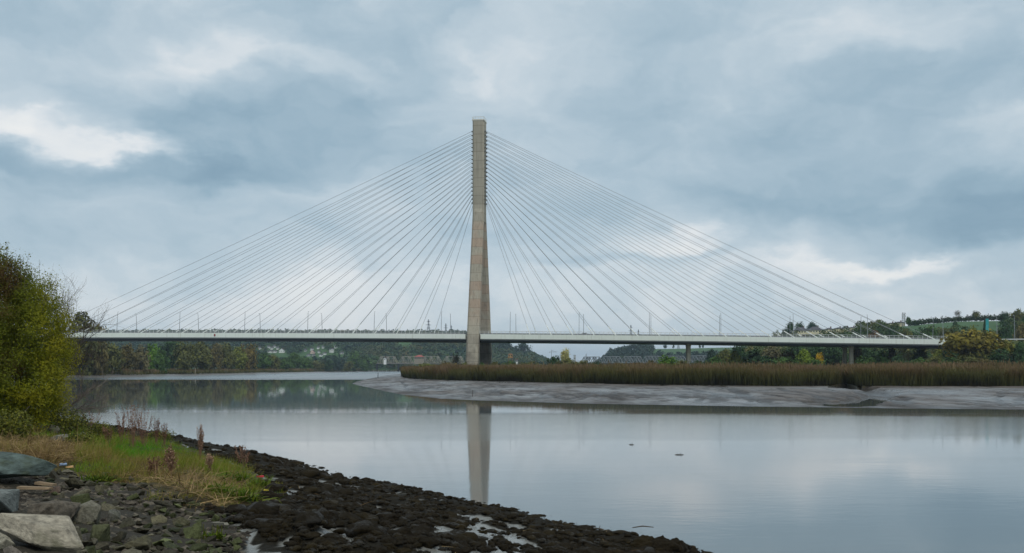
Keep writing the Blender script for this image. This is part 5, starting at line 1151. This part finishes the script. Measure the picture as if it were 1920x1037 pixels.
SM = [rock_mesh(600 + k, 10, .5 + .2 * (k % 3), .035, .025) for k in range(14)]
rng = np.random.RandomState(202); cnt = 0; placed = []
while cnt < 300:
    px = rng.uniform(60, 455); py = rng.uniform(885, 1056); x, y, z = cast(px, py, 4.0, 40)
    if not in_poly(STONE, np.array([x]), np.array([y]))[0] or px < 60 + (py - 900) * .6: continue
    near_ = (py - 880) / 160; w = (9 + 21 * rng.rand() ** 2.0) * (.8 + .9 * near_) * (1.25 if px < 260 else .95)
    if any((px - a) ** 2 + ((py - b_) * 1.7) ** 2 < ((w + c_) * .33) ** 2 for a, b_, c_ in placed): 
        if rng.rand() < .93: continue
    placed.append((px, py, w)); g = .034 + .085 * rng.rand() ** 1.5 + (.09 if rng.rand() < .06 else 0); wm = rng.uniform(.8, 1.0)
    col = (g, g * (.84 + .08 * wm), g * .66 * wm) if rng.rand() > (.25 + .45 * (px > 300) * (py > 950)) else (g * .78, g * .88, g * .36)
    rock('angular grey slate stone among the rubble below the grassy bank', px, py, w, w * rng.uniform(.28, .62), SM[cnt % 14], (rng.uniform(-.3, .3), rng.uniform(-.35, .35), rng.rand() * 6.28), col, 'rubble stones below the grass', lift=.02); cnt += 1
# gravel between them
rng = np.random.RandomState(205); q = pts_in(STONE, 17000, rng); z = bank_z(q[:, 0], q[:, 1]); n = len(q)
base = np.array([[1, 0, .1], [.2, .8, 0], [-.8, .4, .05], [-.5, -.7, 0], [.5, -.7, .1], [.1, .05, .65]]); fc = np.array([[0, 1, 5], [1, 2, 5], [2, 3, 5], [3, 4, 5], [4, 0, 5]])
a = rng.rand(n) * 6.28; s_1 = .015 + .085 * rng.rand(n) ** 2.2; V = np.stack([(base[None, :, 0] * np.cos(a)[:, None] - base[None, :, 1] * np.sin(a)[:, None]) * s_1[:, None] + q[:, :1], (base[None, :, 0] * np.sin(a)[:, None] + base[None, :, 1] * np.cos(a)[:, None]) * s_1[:, None] + q[:, 1:], base[None, :, 2] * s_1[:, None] * rng.uniform(.35, .9, (n, 1)) + z[:, None] - .005], -1)
b = MB(); b.add(V.reshape(-1, 3), (np.arange(n)[:, None, None] * 6 + fc[None]).reshape(-1, 3), 0, np.repeat(rng.rand(n), 6))
tag(b.build('gravel', foliage('gravel_chips', [(0, (.016, .013, .010)), (.6, (.060, .050, .037)), (1, (.13, .112, .085))], .8, 1.5, .2)), 'small grey stone chips between the rubble', kind='stuff')

# ---------------------------------------------------------------- seaweed covered shore
M_WEED, nt, bs = new_mat('bladder_wrack'); gp = geopos(nt); t = nt.attr('tint'); nf = nt.noise(gp, 26.0, 5, .7); nb = nt.noise(gp, .5, 3)
c = nt.mix(nf, (.004, .0033, .002, 1), (.046, .036, .021, 1)); c = nt.mix(nt.rng(nt.math('ADD', t, nt.rng(nb, .3, .7, -.3, .3)), .55, 1.1, 0, .6), c, (.050, .037, .014, 1))
nt.inp(bs, 'Base Color', c); wet = nt.rng(nt.noise(gp, 2.2, 4, .65), .5, .62, 0, 1, True); nt.inp(bs, 'Roughness', nt.rng(wet, 0, 1, .85, .5)); nt.inp(bs, 'Specular IOR Level', nt.rng(wet, 0, 1, .08, .2)); nt.inp(bs, 'Normal', nt.bump(nf, 1.0, .10))
def ico(sub):
    bm = bmesh.new(); bmesh.ops.create_icosphere(bm, subdivisions=sub, radius=1); v = np.array([q.co for q in bm.verts]); f = np.array([[w.index for w in q.verts] for q in bm.faces]); bm.free(); return v, f
def lumps(b, C, S, rng, sub, flat=.5):
    v, f = ico(sub); n = len(C); NV = len(v)
    for k in range(5):
        idx = np.arange(k, n, 5)
        if not len(idx): continue
        dsp = 1 + (fbm(v[:, 0] * 2.1 + k * 7 + v[:, 2] * 1.7, v[:, 1] * 2.1 - v[:, 2] * 1.3, 3, k) - .5) * 1.7
        w = v * dsp[:, None]; a = rng.rand(len(idx)) * 6.28; ca, sa = np.cos(a)[:, None], np.sin(a)[:, None]; ax = rng.uniform(.8, 1.4, (len(idx), 1))
        x = w[None, :, 0] * ax; y = w[None, :, 1]
        V = np.stack([(x * ca - y * sa) * S[idx, None] + C[idx, :1], (x * sa + y * ca) * S[idx, None] + C[idx, 1:2], w[None, :, 2] * S[idx, None] * flat * rng.uniform(.7, 1.2, (len(idx), 1)) + C[idx, 2:3]], -1)
        b.add(V.reshape(-1, 3), (np.arange(len(idx))[:, None, None] * NV + f[None]).reshape(-1, 3), 0, np.repeat(rng.rand(len(idx)), NV))
rng = np.random.RandomState(301); pts = []
while sum(map(len, pts)) < 17000:
    q = np.stack([rng.uniform(-45, 18, 30000), rng.uniform(9, 95, 30000)], 1); s_ = left_sd(q[:, 0], q[:, 1]); dd = np.hypot(q[:, 0], q[:, 1])
    m = (s_ > -.25) & (s_ < 12.5) & (rng.rand(len(q)) < np.clip((16 / dd) ** 2.1, 0, 1)) & ~in_poly(GRASS, q[:, 0], q[:, 1]) & ~(in_poly(STONE, q[:, 0], q[:, 1]) & (rng.rand(len(q)) < np.where(px_of(q[:, 0], q[:, 1]) > 350, .62, .94)))
    m &= (mud_mask(q[:, 0], q[:, 1]) < .5) | (rng.rand(len(q)) < .10)
    pts.append(q[m])
q = np.concatenate(pts)[:17000]; z = h_left(q[:, 0], q[:, 1]) + (fbm(q[:, 0] * 1.5, q[:, 1] * 1.5, 4, 9) - .45) * .34 * smooth(-1, 1.5, left_sd(q[:, 0], q[:, 1])); S = (.03 + .075 * rng.rand(len(q)) ** 1.6) * (1 + 1.3 * (rng.rand(len(q)) < .05)) * (.7 + .6 * fbm(q[:, 0] * .7, q[:, 1] * .7, 2, 71)); C = np.stack([q[:, 0], q[:, 1], z + S * .12], 1)
dd = np.hypot(q[:, 0], q[:, 1]); b = MB(); lumps(b, C[dd < 34], S[dd < 34], rng, 3 if False else 2); lumps(b, C[dd >= 34], S[dd >= 34] * 1.35, rng, 1)
tag(b.build('seaweed', M_WEED, None, True), 'dark bladder wrack carpeting the stones along the shore', kind='stuff')
# fronds lying over the lumps
n = 150000; k = rng.randint(0, len(q), n); P = C[k] + rng.normal(size=(n, 3)) * S[k][:, None] * np.array([.8, .8, .15]) + np.stack([0 * S[k], 0 * S[k], S[k] * .45], 1); D = np.stack([rng.normal(size=n), rng.normal(size=n), rng.uniform(-.3, .35, n)], 1)
b = MB(); strips(b, P, D, rng.uniform(.03, .12, n), .010, .7, rng, 2, rng.rand(n) ** .7, .5); tag(b.build('seaweed', M_WEED), 'loose wrack fronds lying over the shore stones', kind='stuff')
# straw bits washed over the weed
n = 420; k = rng.choice(np.nonzero(dd < 40)[0], n); P = C[k] + np.stack([0 * S[k], 0 * S[k], S[k] * .7], 1); D = np.stack([rng.normal(size=n), rng.normal(size=n), rng.normal(size=n) * .12], 1)
b = MB(); strips(b, P, D, rng.uniform(.05, .4, n), .009, .05, rng, 2, rng.rand(n)); tag(b.build('dead_straw', M_STRAW), 'scattered straw bits washed up over the seaweed', kind='stuff')
# the long weed covered boulder at the water's edge, and stones awash
def weed_rock(label, px, py, parts_, seed):
    rng = np.random.RandomState(seed); x, y, z = cast(px, py); b = MB(); v, f = ico(4)
    for (dx, w, h) in parts_:
        k = y / F; dsp = 1 + (fbm(v[:, 0] * 2 + dx + seed, v[:, 1] * 2 + v[:, 2], 4, 3) - .5) * .75 + (fbm(v[:, 0] * 9 + dx, v[:, 1] * 9 + v[:, 2] * 7, 2, 6) - .5) * .2
        b.add(v * dsp[:, None] * np.array([w * k * .5, w * k * .42, h * k]) + np.array([dx * k, rng.uniform(-.1, .1), -.03]), f, 0, rng.rand())
    tag(b.build('weed_covered_boulder', M_WEED, None, True, (x, y, z)), label, 'boulder')
weed_rock('long seaweed covered boulder at the waterline near the bottom', 1222, 1024, [(-8, 62, 20), (20, 62, 19), (44, 40, 16)], 1)
weed_rock('low seaweed covered stone right of the long boulder', 1290, 1033, [(0, 40, 10)], 2)
weed_rock('small weedy stone awash left of the long boulder', 1123, 992, [(0, 12, 3.5)], 3)
weed_rock('seaweed hummock breaking the shoreline below the dock stalks', 440, 862, [(0, 46, 13), (22, 30, 8)], 4)
weed_rock('rounded weedy stone on the shoreline left of the pylon reflection', 705, 915, [(0, 26, 10)], 5)
weed_rock('rounded weedy stone on the shoreline below the reflected lamps', 605, 890, [(0, 20, 8)], 6)

# ---------------------------------------------------------------- driftwood, litter
M_DRIFT = plain('driftwood', (.23, .165, .10), .85, .3, 6.0, bump=.4)
for lab, px, py, L, rz, ry in (('weathered driftwood plank under the huge green grey slab', 66, 928, 62, .05, .02), ('shorter driftwood plank lying across the longer one', 86, 920, 40, -.25, .06)):
    x, y, z = cast(px, py); k = y / F; b = MB(); l = L * k / 2
    b.hexa([(-l, -.07, -.02), (l * .9, -.06, -.015), (l, .05, -.02), (-l * .95, .07, -.02), (-l, -.065, .025), (l * .92, -.05, .02), (l, .045, .02), (-l * .95, .06, .03)]); o = b.build('driftwood_plank', M_DRIFT, None, False, (x, y, z + .12)); o.rotation_euler = (0, ry, rz); tag(o, lab, 'driftwood')
def litter(name, label, px, py, mat, pts_, lift=.05):
    x, y, z = cast(px, py); b = MB(); n_ = len(pts_) // 2; b.hexa(pts_); tag(b.build(name, mat, None, False, (x, y, z + lift)), label, 'litter')
x, y, z = cast(118, 877); t = thing('drink_can', 'crushed blue grey drink can lying in the driftline by the straw', 'can', (x, y, z + .06), None, .7)
b = MB(); b.tube([(-.075, 0, 0), (-.03, .005, .005), (.03, -.006, 0), (.075, 0, .004)], [.034, .031, .03, .034], 10); b.build('body', plain('can_blue', (.20, .28, .42), .4, .2, 8), t)
b = MB(); b.tube([(.076, 0, .004), (.082, 0, .004)], [.03, .026], 6); b.build('lid', M_LAT, t)
litter('wrapper_scrap', 'small white and orange wrapper scrap right of the blue can', 131, 884, plain('wrapper', (.55, .33, .14), .5, .4, 9), [(-.08, -.03, 0), (.08, -.04, .01), (.07, .04, 0), (-.07, .05, .01), (-.08, -.03, .03), (.08, -.03, .045), (.06, .04, .05), (-.06, .05, .03)], .08)
litter('plastic_scrap', 'small red plastic scrap on the seaweed beside the leafy plant', 486, 906, plain('red_plastic', (.42, .02, .03), .4, .2, 9), [(-.06, -.02, 0), (.13, -.03, .01), (.10, .03, 0), (-.07, .04, .01), (-.06, -.02, .04), (.12, -.02, .03), (.10, .03, .05), (-.05, .04, .03)], .14)
litter('leaf_scrap', 'yellow fallen leaf on the seaweed below the red scrap', 499, 931, plain('yellow_leaf', (.42, .33, .03), .6, .2, 9), [(-.05, -.02, 0), (.05, -.03, .0), (.05, .03, 0), (-.05, .03, .0), (-.05, -.02, .012), (.05, -.03, .02), (.05, .03, .012), (-.05, .03, .02)], .12)

x, y, z = cast(1205, 1006); b = MB(); b.tube([(-.28, 0, .16), (0, .02, .2), (.3, 0, .17)], [.012, .018, .01], 4); tag(b.build('driftwood_stick', M_BARK, None, False, (x, y, z + .08)), 'thin dark stick lying on top of the long weedy boulder', 'driftwood')
